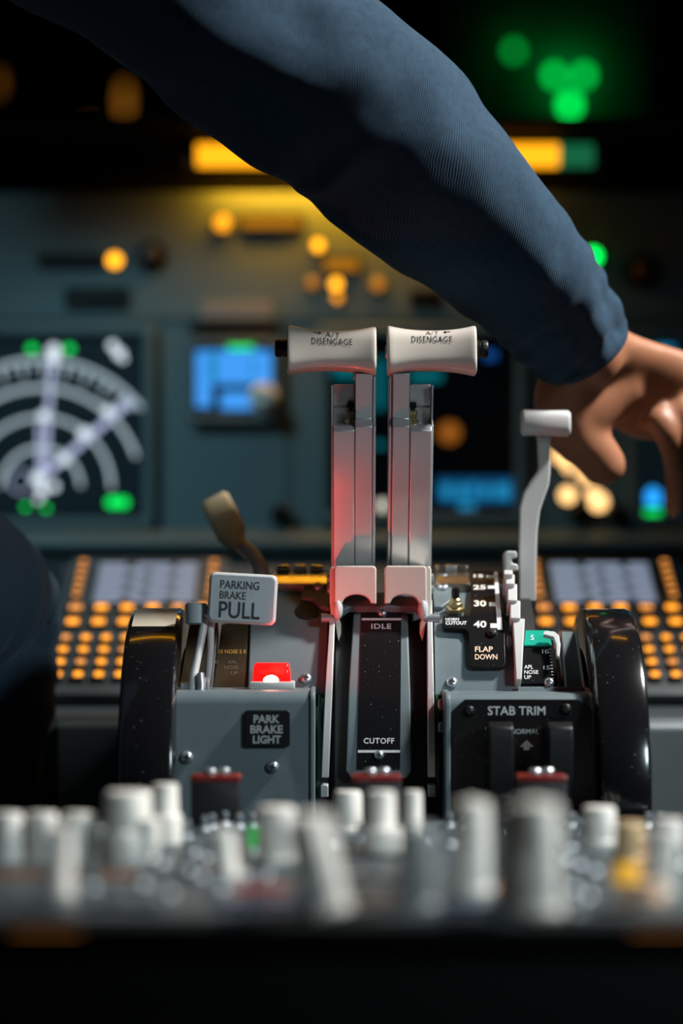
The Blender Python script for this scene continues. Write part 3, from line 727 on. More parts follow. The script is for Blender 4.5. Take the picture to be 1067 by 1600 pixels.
# left trim indicator (clear and glossy, tinted for its amber reflection)
m = MB(); m.arcpoly([(332, 1080), (346, 975), (388, 968), (386, 1080)], -0.012, -0.002); tl = m.build('trim_placard', COVER, tq, bev=0.0008)
m = MB()
arc_text(m, '0', 336, 1032, 341, 1037, -0.0015); arc_text(m, 'APL', 356, 1032, 370, 1037, -0.0015); arc_text(m, 'NOSE', 350, 1040, 372, 1046, -0.0015); arc_text(m, 'UP', 360, 1049, 371, 1055, -0.0015)
m.build('lettering', mat('dark_lettering', (0.12, 0.10, 0.07), 0.6), tl)  # dark brown print
m = MB(); arc_text(m, '0 10 NOSE 5 0', 334, 1015, 384, 1021, -0.0015, 0.01); m.build('scale_lettering', mat('gold_lit_lettering', (0.55, 0.33, 0.05), 0.4), tl)  # gold of the amber reflection put into the lettering colour
m = MB(); m.arcpoly([(278, 1082), (296, 975), (318, 970), (333, 972), (326, 1082)], -0.012, -0.001); m.build('side_cover', COVER, tq, bev=0.0008)
m = MB(); m.arcpoly([(326, 1082), (336, 972), (341, 972), (331, 1082)], -0.012, 0.003); m.build('side_rib', GREYD, tq, bev=0.0006)

# left front box
DB = -0.05
xl, xr = S(247, 1080, DB).x, S(492, 1080, DB).x
zt = S(0, 1079, DB).z
def box_prof(zt, d=DB, r=0.010, back=0.10):
    pr = [(d, 0.0)]
    for i in range(7):
        t = R(90 * i / 6); pr.append((d + r - r * cos(t), zt - r + r * sin(t)))
    return pr + [(back, zt), (back, 0.0)]
m = MB(); m.xprism(box_prof(zt), xl + 0.002, xr - 0.003); m.build('front_box', GREY, tq, smooth=50)
m = MB(); m.xprism(box_prof(zt + 0.0012, DB - 0.002), xl, xl + 0.0026); m.build('box_edge', EDGE, tq, bev=0.0005)
m = MB(); m.xprism(box_prof(zt + 0.0012, DB - 0.002), xr - 0.0034, xr); m.build('box_edge', GREY, tq, bev=0.0008)
for x, y in ((292, 1183), (426, 1198)): screw(tq, S(x, y, DB), (0, -1, 0), 0.0045)
m = MB(); m.sprism(rrect(382, 1110, 453, 1167, 5), DB - 0.0035, DB); pl = m.build('park_placard', BLACKT, tq, bev=0.0005)
m = MB(); d_ = DB - 0.0038
flat_text(m, 'PARK', 396, 1117, 437, 1130, d_, 0.035); flat_text(m, 'BRAKE', 391, 1133, 442, 1146, d_, 0.035); flat_text(m, 'LIGHT', 395, 1149, 439, 1162, d_, 0.035)
m.build('lettering', mat('grey_lettering', (0.36, 0.38, 0.39), 0.5), pl)

# right front box with stabiliser trim switches
xl2, xr2 = S(695, 1080, DB).x, S(942, 1080, DB).x
zt2 = S(0, 1084, DB).z
m = MB(); m.xprism(box_prof(zt2), xl2 + 0.002, xr2 - 0.008); m.build('front_box', GREY, tq, smooth=50)
m = MB(); m.xprism(box_prof(zt2 + 0.0012, DB - 0.003), xl2, xl2 + 0.004); m.build('box_edge', GREY, tq, bev=0.001)
m = MB(); m.xprism(box_prof(zt2 + 0.0005, DB - 0.001), xr2 - 0.009, xr2 - 0.005); m.build('box_edge', GREY, tq, bev=0.001)
m = MB(); m.xprism(box_prof(zt2, DB - 0.004, 0.012), xr2 - 0.0045, xr2); m.build('box_edge', EDGE, tq, bev=0.001)
m = MB(); m.sprism([(706, 1290), (706, 1112), (726, 1093), (905, 1093), (925, 1112), (925, 1290)], DB - 0.002, DB); pl = m.build('trim_switch_placard', PLAC, tq, bev=0.0004)
d_ = DB - 0.0024
m = MB(); flat_text(m, 'STAB TRIM', 762, 1103.5, 852, 1117.5, d_, 0.012); m.build('lettering', PAINTW, pl)
m = MB(); flat_text(m, 'MAIN', 758, 1137, 790, 1143, d_, 0.01); flat_text(m, 'ELECT', 758, 1146, 795, 1152, d_, 0.01); flat_text(m, 'NORMAL', 798, 1139, 842, 1147, d_, 0.01)
m.build('lettering', mat('grey_print', (0.45, 0.47, 0.48), 0.5), pl)
m = MB()
def arrow(pts): m.bm.faces.new([m.bm.verts.new(S(u, v, d_)) for u, v in pts])
arrow([(823, 1156), (834, 1167), (827, 1167), (827, 1172), (818, 1172), (818, 1167), (812, 1167)]); m.build('arrow_mark', PAINTW, pl)
for x in (763, 856):                                                      # guarded trim switches
    m = MB(); w = 40
    zt_ = S(0, 1128, DB - 0.03).z; zb_ = S(0, 1250, DB - 0.03).z
    xa, xb = S(x, 0, DB - 0.03).x, S(x + w, 0, DB - 0.03).x
    m.xprism([(DB, zt_ - 0.006), (DB - 0.022, zt_), (DB - 0.030, zt_ - 0.004), (DB - 0.033, zt_ - 0.012), (DB - 0.030, zb_), (DB, zb_)], xa, xb)
    g = m.build('switch_guard', BLACKT, tq, bev=0.0016)
    m = MB(); p = S(x + 4, 1188, DB - 0.006); m.cyl((p.x - 0.004, p.y, p.z), (p.x + 0.001, p.y, p.z), 0.003, seg=12); m.build('hinge_pin', BRASS, g)
screw(tq, S(733, 1111, DB - 0.002), (0, -1, 0), 0.0042, dark=True); screw(tq, S(884, 1108, DB - 0.002), (0, -1, 0), 0.0042, dark=True)

# ------------------------------------------------------------------ park brake warning lamp (screwed on the box)
wl = thing('warning_lamp', 'glowing red warning lamp on a white base above the park brake light label', 'lamp', S(425, 1080, -0.02))
m = MB(); a = S(390, 1080, -0.03); b_ = S(460, 1080, -0.03)
m.box(((a.x + b_.x) / 2, -0.018, zt + 0.0028), (b_.x - a.x, 0.026, 0.0056), bev=0.001); m.build('base', WHITEP, wl)
lz0, lz1 = zt + 0.0056, S(0, 1036, -0.022).z
m = MB()
def lens_ring(z, hx, hy, r):
    return [Vector((S(424.5, 0, -0.022).x + u, -0.018 + v, z)) for u, v in rrect(-hx, -hy, hx, hy, r, 4)]
hx = 29.5 * K(-0.02)
m.rings([lens_ring(lz0, hx, 0.010, 0.002), lens_ring(lz1 - 0.006, hx * 0.97, 0.0096, 0.0025), lens_ring(lz1 - 0.0015, hx * 0.92, 0.0088, 0.003), lens_ring(lz1, hx * 0.84, 0.0074, 0.003)])
m.build('lens', LENS, wl)
l = bpy.data.lights.new('warning_lamp_own_light', 'SPOT'); l.spot_size = R(112); l.spot_blend = 0.5; l.energy = 0.46; l.color = (1.0, 0.07, 0.05); l.shadow_soft_size = 0.005
o = bpy.data.objects.new('warning_lamp_own_light', l); col.objects.link(o); o.location = S(424.5, 1048, -0.034); o.rotation_euler = Vector((0.78, 0.30, 0.62)).to_track_quat('-Z', 'Y').to_euler()
m = MB(); p = S(424, 1063, -0.020); p.y = -0.0272; m.ball(p, (0.0060, 0.0018, 0.0042)); m.build('bulb', BULB, wl)

# ------------------------------------------------------------------ parking brake lever
pb = thing('parking_brake_lever', 'grey parking brake lever with a lettered square handle', 'lever', S(310, 1085, -0.03))
TL = R(3.2); cxs, cys = 378.5, 935.5; DH = -0.028
def rot(pts): return [(cxs + (x - cxs) * cos(TL) - (y - cys) * sin(TL), cys + (x - cxs) * sin(TL) + (y - cys) * cos(TL)) for x, y in pts]
m = MB(); m.sprism(rot(rrect(325, 896, 432, 975, 10)), DH, DH + 0.012); hd = m.build('handle_plate', WHITEP, pb, bev=0.0022, seg=3)
m = MB(); m.sprism(rot(rrect(329, 900, 428, 971, 8)), DH - 0.0006, DH + 0.002); m.build('handle_face', SIGN, hd)
m = MB(); d_ = DH - 0.0010
def tt(body, x0, y0, x1, y1, bold):
    def fn(u, v):
        x, y = rot([(x0 + (x1 - x0) * u, y0 + (y1 - y0) * v)])[0]; return S(x, y, d_)
    m.merge(fit_text(body, fn, bold))
tt('PARKING', 343, 908, 404, 921, 0.012); tt('BRAKE', 343, 925, 384, 937, 0.008); tt('PULL', 343, 941, 407, 967, 0.014); m.build('lettering', INK, hd)
m = MB(); p0 = S(307, 942, DH + 0.014); p1 = S(307, 976, DH + 0.014)
m.lathe([(0.006, 0), (0.0085, 0.0015), (0.0085, (p0 - p1).length - 0.0015), (0.007, (p0 - p1).length)], p1, p0 - p1, 24); m.build('roller', SIGN, pb)
m = MB(); m.box(S(325, 957, DH + 0.012), (0.020, 0.006, 0.010), bev=0.001); m.build('cross_pin', STEEL, pb)
m = MB(); m.tube([S(320, 968, DH + 0.010), S(312, 1010, DH + 0.004), S(303, 1052, -0.030), S(301, 1078, -0.032), S(303, 1092, -0.036)], [0.0030, 0.0030, 0.0032, 0.0034, 0.002], 10); m.build('front_arm', WHITEP, pb)
m = MB(); m.tube([S(329, 968, DH + 0.012), S(329, 1010, DH + 0.010), S(326, 1050, -0.016), S(322, 1076, -0.014)], [0.0026, 0.0026, 0.0024, 0.0022], 10); m.build('rear_arm', WHITEP, pb)
m = MB(); m.tube([S(313, 1052, -0.034), S(315, 1072, -0.036), S(312, 1088, -0.038)], [0.0028, 0.0030, 0.0022], 10); m.build('link', STEEL, pb)
m = MB(); m.cyl(S(284, 1074, -0.030), S(328, 1070, -0.030), 0.0035, seg=14); m.lathe([(0.006, 0), (0.006, 0.003), (0.004, 0.004)], S(319, 1071, -0.030), (1, 0, 0), 14); m.build('pivot_bolt', STEEL, pb)

# ------------------------------------------------------------------ trim wheels
def trim_wheel(xo, xi, label, stripe):
    C = Vector((0, 0.05, CZ - 0.155)); Rw = 0.140
    t = thing('trim_wheel', label, 'trim wheel', (xo, 0.05, C.z - Rw))
    s = 1 if xi > xo else -1; w = abs(xi - xo)
    m = MB(); prof = [(Rw - 0.030, 0.0), (Rw - 0.004, 0.0), (Rw - 0.001, 0.0015), (Rw, 0.004), (Rw, w - 0.004), (Rw - 0.001, w - 0.0015), (Rw - 0.004, w), (Rw - 0.030, w), (Rw - 0.032, w * 0.6), (Rw - 0.032, w * 0.4), (Rw - 0.030, 0.0)]
    m.rings([[C + Vector((xo + s * tt_, 0, 0)) + Vector((0, r * cos(2 * pi * i / 96), r * sin(2 * pi * i / 96))) for i in range(96)] for r, tt_ in prof], caps=False)
    m.build('rim', WHEELB, t, smooth=30)
    m = MB(); m.lathe([(Rw - 0.029, w * 0.35), (Rw - 0.029, w * 0.65), (0.03, w * 0.75), (0.0, w * 0.75)], C + Vector((xo, 0, 0)), (s, 0, 0), 48); m.build('web', BLACKT, t)
    m = MB(); m.cyl(C + Vector((xo, 0, 0)), C + Vector((xi + s * 0.02, 0, 0)), 0.02, seg=24); m.build('hub', STEEL, t)
    if stripe:
        m = MB()
        ring = []
        for i in range(13):
            a = R(stripe[0] + (stripe[1] - stripe[0]) * i / 12)
            ring.append([C + Vector((xo + s * q, -(Rw + 0.0004) * cos(a), (Rw + 0.0004) * sin(a))) for q in (0.004, w - 0.004)])
        m.rings(ring, caps=False, closed=False); m.build('white_stripe', mat('cream_stripe', (0.50, 0.45, 0.36), 0.3, coat=0.3), t)
    return t
XO = 0.1895
trim_wheel(X0 - XO, X0 - XO + 0.040, 'black trim wheel with a cream stripe beside the parking brake lever', (65, 96))
trim_wheel(X0 + XO, X0 + XO - 0.0375, 'plain glossy black trim wheel beside the stab trim switches', None)

# ------------------------------------------------------------------ thrust levers
def thrust_lever(sx, label):
    X = lambda px: 596.5 + (px - 596.5) * sx                 # mirrored columns
    def dl(py): return 0.055 + (884 - py) / 284.0 * (-0.055)
    t = thing('thrust_lever', label, 'lever', S(X(553), 884, 0.06), 'thrust levers')
    def prof_prism(m, rows, xa, xb, th):                    # rows: (py, front offset)
        fr = [(dl(y) + o, S(0, y, dl(y)).z) for y, o in rows]
        bk = [(dl(y) + th, S(0, y, dl(y)).z) for y, o in reversed(rows)]
        k = K(0.03); m.xprism(fr + bk, (X(xa) - CX) * k, (X(xb) - CX) * k)
    sh = [(668, 0.006), (666, -0.002), (668, -0.008), (674, -0.0115), (684, -0.012)]
    m = MB(); prof_prism(m, [(584, -0.002), (655, -0.002), (661, -0.008), (668, -0.0115), (684, -0.012), (784, -0.010), (788, -0.0085), (835, -0.0085), (925, -0.004)], 554.5, 581, 0.030); m.build('front_spine', ALU, t, bev=0.0007)
    m = MB(); prof_prism(m, [(597, 0.016), (630, 0.013), (634, 0.0155), (660, 0.0145), (664, -0.003), (668, -0.009), (675, -0.0120), (686, -0.0125), (784, -0.011), (788, -0.0095), (835, -0.0095), (925, -0.005)], 520.5, 553.5, 0.034); m.build('side_cheek', ALU, t, bev=0.0007)
    m = MB(); prof_prism(m, [(588, 0.002), (658, 0.002), (668, -0.0095), (690, -0.0105), (925, -0.002)], 582, 586.5, 0.028); m.build('inner_cheek', ALU, t, bev=0.0005)
    m = MB(); prof_prism(m, [(600, 0.008), (655, 0.008), (666, -0.004), (690, -0.006), (925, 0.0)], 517.5, 520.5, 0.036); m.build('outer_cheek', ALU, t, bev=0.0005)
    # small press switch in the notch
    p = S(X(548), 661, 0.018); sw = MB()
    sw.lathe([(0.0042, 0), (0.0042, 0.0025), (0.003, 0.003), (0.003, 0.006), (0.0036, 0.0065), (0.0034, 0.009), (0.0022, 0.0095)], p, (0, -0.15, 1), 14); so = sw.build('press_switch', BRASS, t)
    m = MB(); m.lathe([(0.0016, 0.009), (0.0016, 0.011), (0.0026, 0.0112), (0.0026, 0.0155), (0, 0.016)], p, (0, -0.15, 1), 14); m.build('switch_button', BLACKT, so)
    # flared handle
    dk = -0.004; kk = K(dk)
    xa, xb = 448.5, 588.0
    til = R(1.3) if sx > 0 else 0.0
    rings = []
    N = 26
    def hh(tn):                                              # half height in px along the handle
        e = abs(2 * tn - 1)
        return 32.0 + 8.5 * e ** 2.3 
    ts = [0, 0.004, 0.015, 0.035] + [0.035 + 0.93 * i / N for i in range(1, N)] + [0.965, 0.985, 0.996, 1.0]
    def HC(tn):
        px = X(xa + (xb - xa) * tn); cy = 546.0 + 1.5 * sin(pi * tn) * 0
        return px, cy + (px - X(518)) * math.tan(til)
    def ring(tn, grow=0.0):
        e = min(tn, 1 - tn) * (xb - xa)
        edge = 1.0 if e > 5 else (0.90 + 0.10 * sqrt(max(0, 1 - (1 - e / 5) ** 2)))
        h = hh(tn) * edge + grow; dd = (0.0165 + 0.0035 * abs(2 * tn - 1) ** 2.3) * edge + grow * kk
        px, cy = HC(tn); c = S(px, cy, dk); c.y = dk + 0.012
        out = []
        for i in range(40):
            a = 2 * pi * i / 40; ca, sa = cos(a), sin(a)
            q = 2 / 3.4
            yy = (abs(ca) ** q) * (1 if ca > 0 else -1) * dd; zz = (abs(sa) ** q) * (1 if sa > 0 else -1) * h * kk
            lean = 0.20                                       # front face leans back so its lettering looks up
            out.append(c + Vector((0, yy + zz * lean, zz)))
        return out
    m = MB(); m.rings([ring(tn) for tn in ts]); hd = m.build('handle', BEIGE, t, smooth=60)
    # lettering on the handle's face
    def face(px, py):
        tn = (px - X(xa)) / (X(xb) - X(xa))
        h = hh(tn); dd = 0.0165 + 0.0035 * abs(2 * tn - 1) ** 2.3
        _, cy = HC(tn); zz = (cy - py)
        s_ = min(0.999, abs(zz) / h)
        q = 3.4; yy = -(1 - s_ ** q) ** (1 / q) * dd
        c = S(px, cy, dk); c.y = dk + 0.012
        return c + Vector((0, yy + zz * kk * 0.20 - 0.0004, zz * kk))
    m = MB()
    def kt(body, x0, y0, x1, y1, bold=0.0):
        tan = math.tan(til)
        m.merge(fit_text(body, lambda u, v: face(x0 + (x1 - x0) * u, y0 + (y1 - y0) * v + (u - .5) * (x1 - x0) * tan * 1.6), bold, 1.15, cut=10))
    if sx > 0:
        kt('A/T', 508, 519.5, 531, 527, -0.004); kt('DISENGAGE', 487, 529, 550.5, 539.5, 0.0)
        ar = [(490, 519.2), (498, 519.8), (498, 517.6), (503, 520.6), (498, 523), (498, 521), (490, 520.4)]
    else:
        kt('A/T', 665, 516.8, 685, 523, -0.004); kt('DISENGAGE', 643, 525.5, 706, 535.5, 0.0)
        ar = [(704, 517.2), (697, 517.6), (697, 515.6), (692, 518.6), (697, 521), (697, 519), (704, 518.4)]
    m.bm.faces.new([m.bm.verts.new(face(u, v)) for u, v in ar])
    m.build('lettering', INK, hd)
    # ribbed press button at the outer end
    px, cy = HC(0.0); p = S(px, cy - 3, dk); p.y = dk + 0.012
    m = MB(); m.lathe([(0.0068, -0.002), (0.0068, 0.003), (0.0060, 0.0034), (0.0060, 0.0046), (0.0068, 0.005), (0.0068, 0.0082), (0.0060, 0.0092), (0, 0.0094)], p, (-sx, 0, 0), 28); m.build('end_button', BLACKT, t)
    m = MB(); px, cy = HC(1.0); p = S(px, cy + 2, dk); p.y = dk + 0.012; m.lathe([(0.0055, -0.002), (0.005, 0.0012), (0, 0.0014)], p, (sx, 0, 0), 20); m.build('end_cap', STEEL, t)
    m = MB(); a = S(X(586), 586, dk); m.box((S(X(568), 0, dk).x, dk + 0.014, a.z), (0.015, 0.018, 0.004)); m.build('collar', ALU, t, bev=0.0005)
    return t
thrust_lever(1, 'silver thrust lever with flared cream handle tinted red, on the parking brake side')
thrust_lever(-1, 'silver thrust lever with flared cream handle on the flap lever side')

# ------------------------------------------------------------------ start levers (fuel cutoff)
def start_lever(sx, label):
    X = lambda px: 594.5 + (px - 594.5) * sx
    d0 = 0.020
    t = thing('start_lever', label, 'lever', S(X(555), 990, 0.03), 'start levers')
    out = [(522.5, 943), (522.5, 887), (526, 884), (584, 884), (588, 888), (588, 944), (583, 943)]
    for i in range(13):
        a = R(180 * i / 12); out.append((557 + 22 * cos(a), 943 - 14 * sin(a)))
    out.append((530, 943))
    pts = [(X(x), y) for x, y in out]
    m = MB()
    def fn(u, v, h):
        p = S(u, v, d0); p.y = h; return p
    m.prism(pts, fn, d0, d0 + 0.026)
    m.build('shell', BEIGE, t, bev=0.004, seg=4)
    arm = [(515, 890), (518, 884), (523, 886), (523.5, 930), (527, 960), (533, 975), (533, 990), (529, 1003), (526.5, 990), (524, 975), (517, 962), (515, 940)]
    m = MB(); m.sprism([(X(x), y) for x, y in arm], d0 + 0.004, d0 + 0.020); m.build('arm', BEIGE, t, bev=0.001)
    m = MB(); m.ball(S(X(528), 951, d0 + 0.004), (0.0040, 0.006, 0.0085)); m.build('arm_boss', WHITEP, t)
    m = MB(); xa, xb = S(X(502), 966, d0 + 0.006), S(X(526), 966, d0 + 0.006)
    m.cyl(xa, xb, 0.0034, seg=16); m.build('lock_pin', STEEL, t)
    for y in (903, 921):
        m = MB(); p = S(X(515), y, d0 + 0.014); m.lathe([(0.0034, 0), (0.0034, 0.0012), (0.002, 0.002), (0, 0.002)], p, (-sx, 0, 0), 14); m.build('rivet', STEEL, t)
start_lever(1, 'cream start lever with notched shell glowing pinkish beside the red lamp')
start_lever(-1, 'cream start lever with notched shell beside the horn cutout button')

# ------------------------------------------------------------------ flap lever
fl = thing('flap_lever', 'pale grey cranked flap lever with a bar handle under the hand', 'lever', S(825, 940, 0.09))
DFL = 0.10
m = MB()
cen = [(851, 672, 11.5), (850, 700, 9.5), (851, 728, 9), (850, 738, 10), (845, 752, 14), (834, 775, 16.5), (828, 795, 16), (825.5, 830, 14), (824.5, 880, 13.5), (824, 942, 13.5)]
L_, R_ = [], []
for i, (x, y, w) in enumerate(cen):
    x1, y1, _ = cen[min(i + 1, len(cen) - 1)]; xp, yp, _ = cen[max(i - 1, 0)]
    v = Vector((x1 - xp, y1 - yp)).normalized(); n = Vector((-v.y, v.x))
    L_.append((x + n.x * w, y + n.y * w)); R_.append((x - n.x * w, y - n.y * w))
rg = []
for (la, lb), (ra, rb) in zip(L_, R_):
    p = S(la, lb, DFL); q = S(ra, rb, DFL); rg.append([p, q, q + Vector((0, 0.008, 0)), p + Vector((0, 0.008, 0))])
m.rings(rg); m.build('stem', WHITEP, fl, bev=0.0012)
m = MB(); 
rr = []
for tx, g in ((814, 0.82), (816, 0.94), (819, 1.0), (850, 0.95), (885, 1.0), (888, 0.95), (890.5, 0.82)):
    c = S(tx, 661 + (tx - 850) * 0.02, DFL - 0.006)
    rr.append([c + Vector((0, 0.011 * g * (abs(cos(a)) ** .7) * (1 if cos(a) > 0 else -1), 20.5 * K(DFL) * g * (abs(sin(a)) ** .7) * (1 if sin(a) > 0 else -1))) for a in [2 * pi * i / 28 for i in range(28)]])
m.rings(rr); m.build('handle', WHITEP, fl, smooth=60)
m = MB(); m.sprism([(838, 676), (864, 676), (860, 690), (842, 690)], DFL - 0.003, DFL + 0.009); m.build('collar', WHITEP, fl, bev=0.001)
m = MB(); m.sprism([(811, 938), (838, 938), (838, 960), (811, 960)], DFL - 0.001, DFL + 0.02); m.build('lower_block', BLACKM, fl)

# ------------------------------------------------------------------ speed brake lever
sb = thing('speed_brake_lever', 'worn tan speed brake lever leaning behind the parking brake handle', 'lever', S(412, 900, 0.12))
m = MB(); M = Matrix.Rotation(R(-27), 3, 'Y')
rg = []
for t_, w, th in ((0, 13, .008), (0.08, 15, .010), (0.25, 24, .011), (0.6, 25, .012), (0.94, 24, .012), (1.0, 20, .010)):
    c = S(372 + (333 - 372) * t_, 853 + (777 - 853) * t_, 0.14 + 0.06 * t_)
    ax = Vector((cos(R(28)), 0.0, sin(R(28))))
    k = K(0.16)
    rg.append([c + ax * (w * k * (abs(cos(a)) ** .6) * (1 if cos(a) > 0 else -1)) + Vector((0, 1, 0)) * (th * (abs(sin(a)) ** .6) * (1 if sin(a) > 0 else -1)) for a in [2 * pi * i / 24 for i in range(24)]])
m.rings(rg); m.build('handle', TAN, sb, smooth=60)
m = MB(); m.tube([S(364, 838, 0.15), S(382, 856, 0.14), S(396, 868, 0.132), S(406, 885, 0.125), S(412, 912, 0.115)], [0.0055, 0.006, 0.006, 0.0062, 0.0065], 12); m.build('shaft', WHITEP, sb)

# ------------------------------------------------------------------ aft pedestal with radio panels
PZ = CZ - 0.161
pe = thing('aft_pedestal', 'black sided pedestal carrying the radio panels in front of the quadrant', 'pedestal', (X0, -0.37, 0))
DA, DBk = -0.612, -0.090
m = MB(); m.box((X0, (DA + DBk) / 2, (PZ - 0.004) / 2), (0.50, DBk - DA, PZ - 0.004), bev=0.004); m.build('pedestal_body', LINING, pe)
m = MB(); m.box((X0, DA - 0.006, PZ - 0.004), (0.52, 0.012, 0.010), bev=0.003); m.build('aft_edge', LINING, pe)
for xa, xb in ((20, 128), (985, 1080)):
    p, q = S(xa, 1440, -0.62), S(xb, 1440, -0.62)
    m = MB(); m.box(((p.x + q.x) / 2, DA - 0.0125, PZ - 0.003), (q.x - p.x, 0.002, 0.0007)); m.build('edge_light', E_SLIT, pe)

def base(px, py):                                            # photo point on the pedestal's top plane
    Z = F * 0.161 / (py - YH)
    return Vector(((px - CX) * Z / F, Z - ZC, PZ))
def radio(name, label, xa, xb, ya, yb, cat='radio panel'):
    t = thing(name, label, cat, ((xa + xb) / 2, (ya + yb) / 2, PZ))
    m = MB(); m.box(((xa + xb) / 2, (ya + yb) / 2, PZ - 0.001), (xb - xa - 0.002, yb - ya - 0.002, 0.006), bev=0.0012); m.build('faceplate', PANELP, t)
    for x in (xa + 0.006, xb - 0.006):
        for y in (ya + 0.006, yb - 0.006):
            screw(t, (x, y, PZ + 0.002), (0, 0, 1), 0.0032)
    return t
TZ = PZ + 0.002
def knob(t, px, py, r, h, mt=KNOBW, r2=None, h2=0, lean=0.0, pointer=False):
    p = base(px, py); p.z = TZ
    ax = Vector((lean, 0, 1)).normalized()
    m = MB()
    if r2:
        m.lathe([(r2, 0), (r2, h2 - 0.001), (r2 * 0.95, h2), (r * 1.05, h2 + 0.0005), (r, h2 + 0.001), (r * 0.95, h - 0.002), (r * 0.85, h), (0, h)], p, ax, 28)
    else:
        m.lathe([(r * 1.12, 0), (r * 1.12, 0.003), (r, 0.004), (r * 0.94, h - 0.002), (r * 0.84, h), (0, h)], p, ax, 28)
    o = m.build('knob', mt, t)
    if pointer:
        m = MB(); u = Vector((0, -1, 0)); q = p + ax * (h - 0.010)
        m.box(q, (r * 0.7, r * 2.3, 0.022), Matrix.Rotation(lean, 3, 'Y'), bev=0.002); m.build('pointer_grip', mt, o)
    return o
def win(t, px, py, w, l, mt, name='display_window'):
    p = base(px, py); m = MB(); m.box((p.x, p.y, TZ + 0.0006), (w, l, 0.0030), bev=0.0006); return m.build(name, mt, t)
def toggle(t, px, py, h=0.016, mt=TOGG):
    p = base(px, py); p.z = TZ; m = MB()
    m.lathe([(0.005, 0), (0.005, 0.003), (0.003, 0.004), (0.0018, 0.005), (0.0024, h), (0.0018, h + 0.001), (0, h + 0.001)], p, (0.1, -0.25, 1), 12); m.build('toggle_switch', mt, t)
c0, c1, c2, c3 = X0 - 0.235, X0 - 0.078, X0 + 0.078, X0 + 0.235
rows = ((-0.222, -0.135), (-0.330, -0.224), (-0.455, -0.332), (-0.606, -0.457))
fpn = radio('fire_control_unit', 'grey fire panel under the three red topped handles', c0, c3, rows[0][0], rows[0][1], 'fire control unit')
for px, py in ((330, 1302), (350, 1298), (372, 1302), (392, 1300), (318, 1306), (700, 1300), (716, 1305), (892, 1300), (900, 1310), (1010, 1300), (1028, 1300)): toggle(fpn, px, py, 0.010)
# radio units
A1 = radio('radio_panel', 'far corner radio panel with a tall two tier cream knob', c0, c1, *rows[1])
A2 = radio('radio_panel', 'radio panel behind the middle with three cream knobs under the black strip', c1, c2, *rows[1])
A3 = radio('radio_panel', 'radio panel with one squat cream knob in front of the plain trim wheel', c2, c3, *rows[1])
B1 = radio('radio_panel', 'radio panel with a row of cream knobs at the knee side', c0, c1, *rows[2])
B2 = radio('radio_panel', 'radio panel in the middle row with a blurred wide cream knob and a green glint', c1, c2, *rows[2])
B3 = radio('radio_panel', 'radio panel with a tan knob and a yellow button', c2, c3, *rows[2])
C1 = radio('radio_panel', 'nearest radio panel on the knee side with one tall thin cream knob', c0, c1, *rows[3])
C2 = radio('radio_panel', 'nearest middle radio panel with a long slanted cream grip', c1, c2, *rows[3])
C3 = radio('radio_panel', 'nearest radio panel with the biggest blurred cream grip', c2, c3, *rows[3])
knob(A1, 258, 1322, 0.0085, 0.037, r2=0.0105, h2=0.018)
knob(A1, 232, 1318, 0.0065, 0.032)
knob(B1, 200, 1352, 0.0140, 0.041, r2=0.0165, h2=0.018)
knob(B1, 232, 1354, 0.0075, 0.026)
for px in (12, 66, 122): knob(B1, px, 1350, 0.0095, 0.028)
knob(B1, 160, 1352, 0.008, 0.022)
knob(C1, 93, 1408, 0.0072, 0.037, pointer=False)
knob(B2, 355, 1378, 0.0070, 0.027, lean=-0.12)
knob(B2, 432, 1352, 0.0120, 0.032)
gl_ = MB(); p = base(398, 1335); gl_.lathe([(0.004, 0), (0.004, 0.014), (0, 0.016)], (p.x, p.y, TZ), (0, 0, 1), 12); gl_.build('green_lamp', emit('dim_green_glow', (0.0, 1.0, 0.15), 0.35), B2)
knob(C2, 510, 1432, 0.0120, 0.048, lean=-0.22, pointer=True)
knob(A2, 544, 1305, 0.0095, 0.027)
knob(A2, 596, 1334, 0.0088, 0.036, r2=0.0125, h2=0.014)
knob(A2, 645, 1314, 0.0062, 0.030)
knob(C2, 650, 1425, 0.0105, 0.040, KNOBG)
knob(C3, 738, 1402, 0.0095, 0.048, pointer=True)
knob(C3, 838, 1432, 0.0120, 0.054, pointer=True)
knob(C3, 800, 1425, 0.0090, 0.050, KNOBG)
knob(A3, 936, 1326, 0.0108, 0.024)
knob(B3, 984, 1352, 0.0095, 0.023, KNOBT)
knob(B3, 1045, 1356, 0.0085, 0.026)
knob(C3, 1030, 1404, 0.0075, 0.034, lean=0.1)
knob(C3, 1012, 1418, 0.0085, 0.011, mat('peach_button', (0.58, 0.36, 0.24), 0.5))
p = base(980, 1386); m = MB(); m.lathe([(0.0075, 0), (0.0075, 0.008), (0.006, 0.010), (0, 0.010)], (p.x, p.y, TZ), (0, 0, 1), 20); m.build('yellow_button', emit('yellow_button_glow', (1.0, 0.50, 0.02), 0.45, (0.6, 0.3, 0.01)), B3)
for px, py, mt in ((780, 1395, E_KEYD),): 
    p = base(px, py); m = MB(); m.lathe([(0.003, 0), (0.003, 0.003), (0, 0.0035)], (p.x, p.y, TZ), (0, 0, 1), 12); m.build('pilot_light', mt, C3)
DISPL = mat('dark_display_window', (0.010, 0.014, 0.022), 0.15)
win(A1, 90, 1330, 0.05, 0.018, DISPL); win(A2, 600, 1345, 0.06, 0.012, DISPL); win(A3, 870, 1330, 0.03, 0.018, DISPL)
win(B1, 60, 1374, 0.05, 0.014, emit('brown_strip', (1, 0.3, 0.05), 0.10), 'amber_strip'); win(B1, 185, 1374, 0.022, 0.012, emit('brown_strip', (1, 0.3, 0.05), 0.16), 'amber_strip')
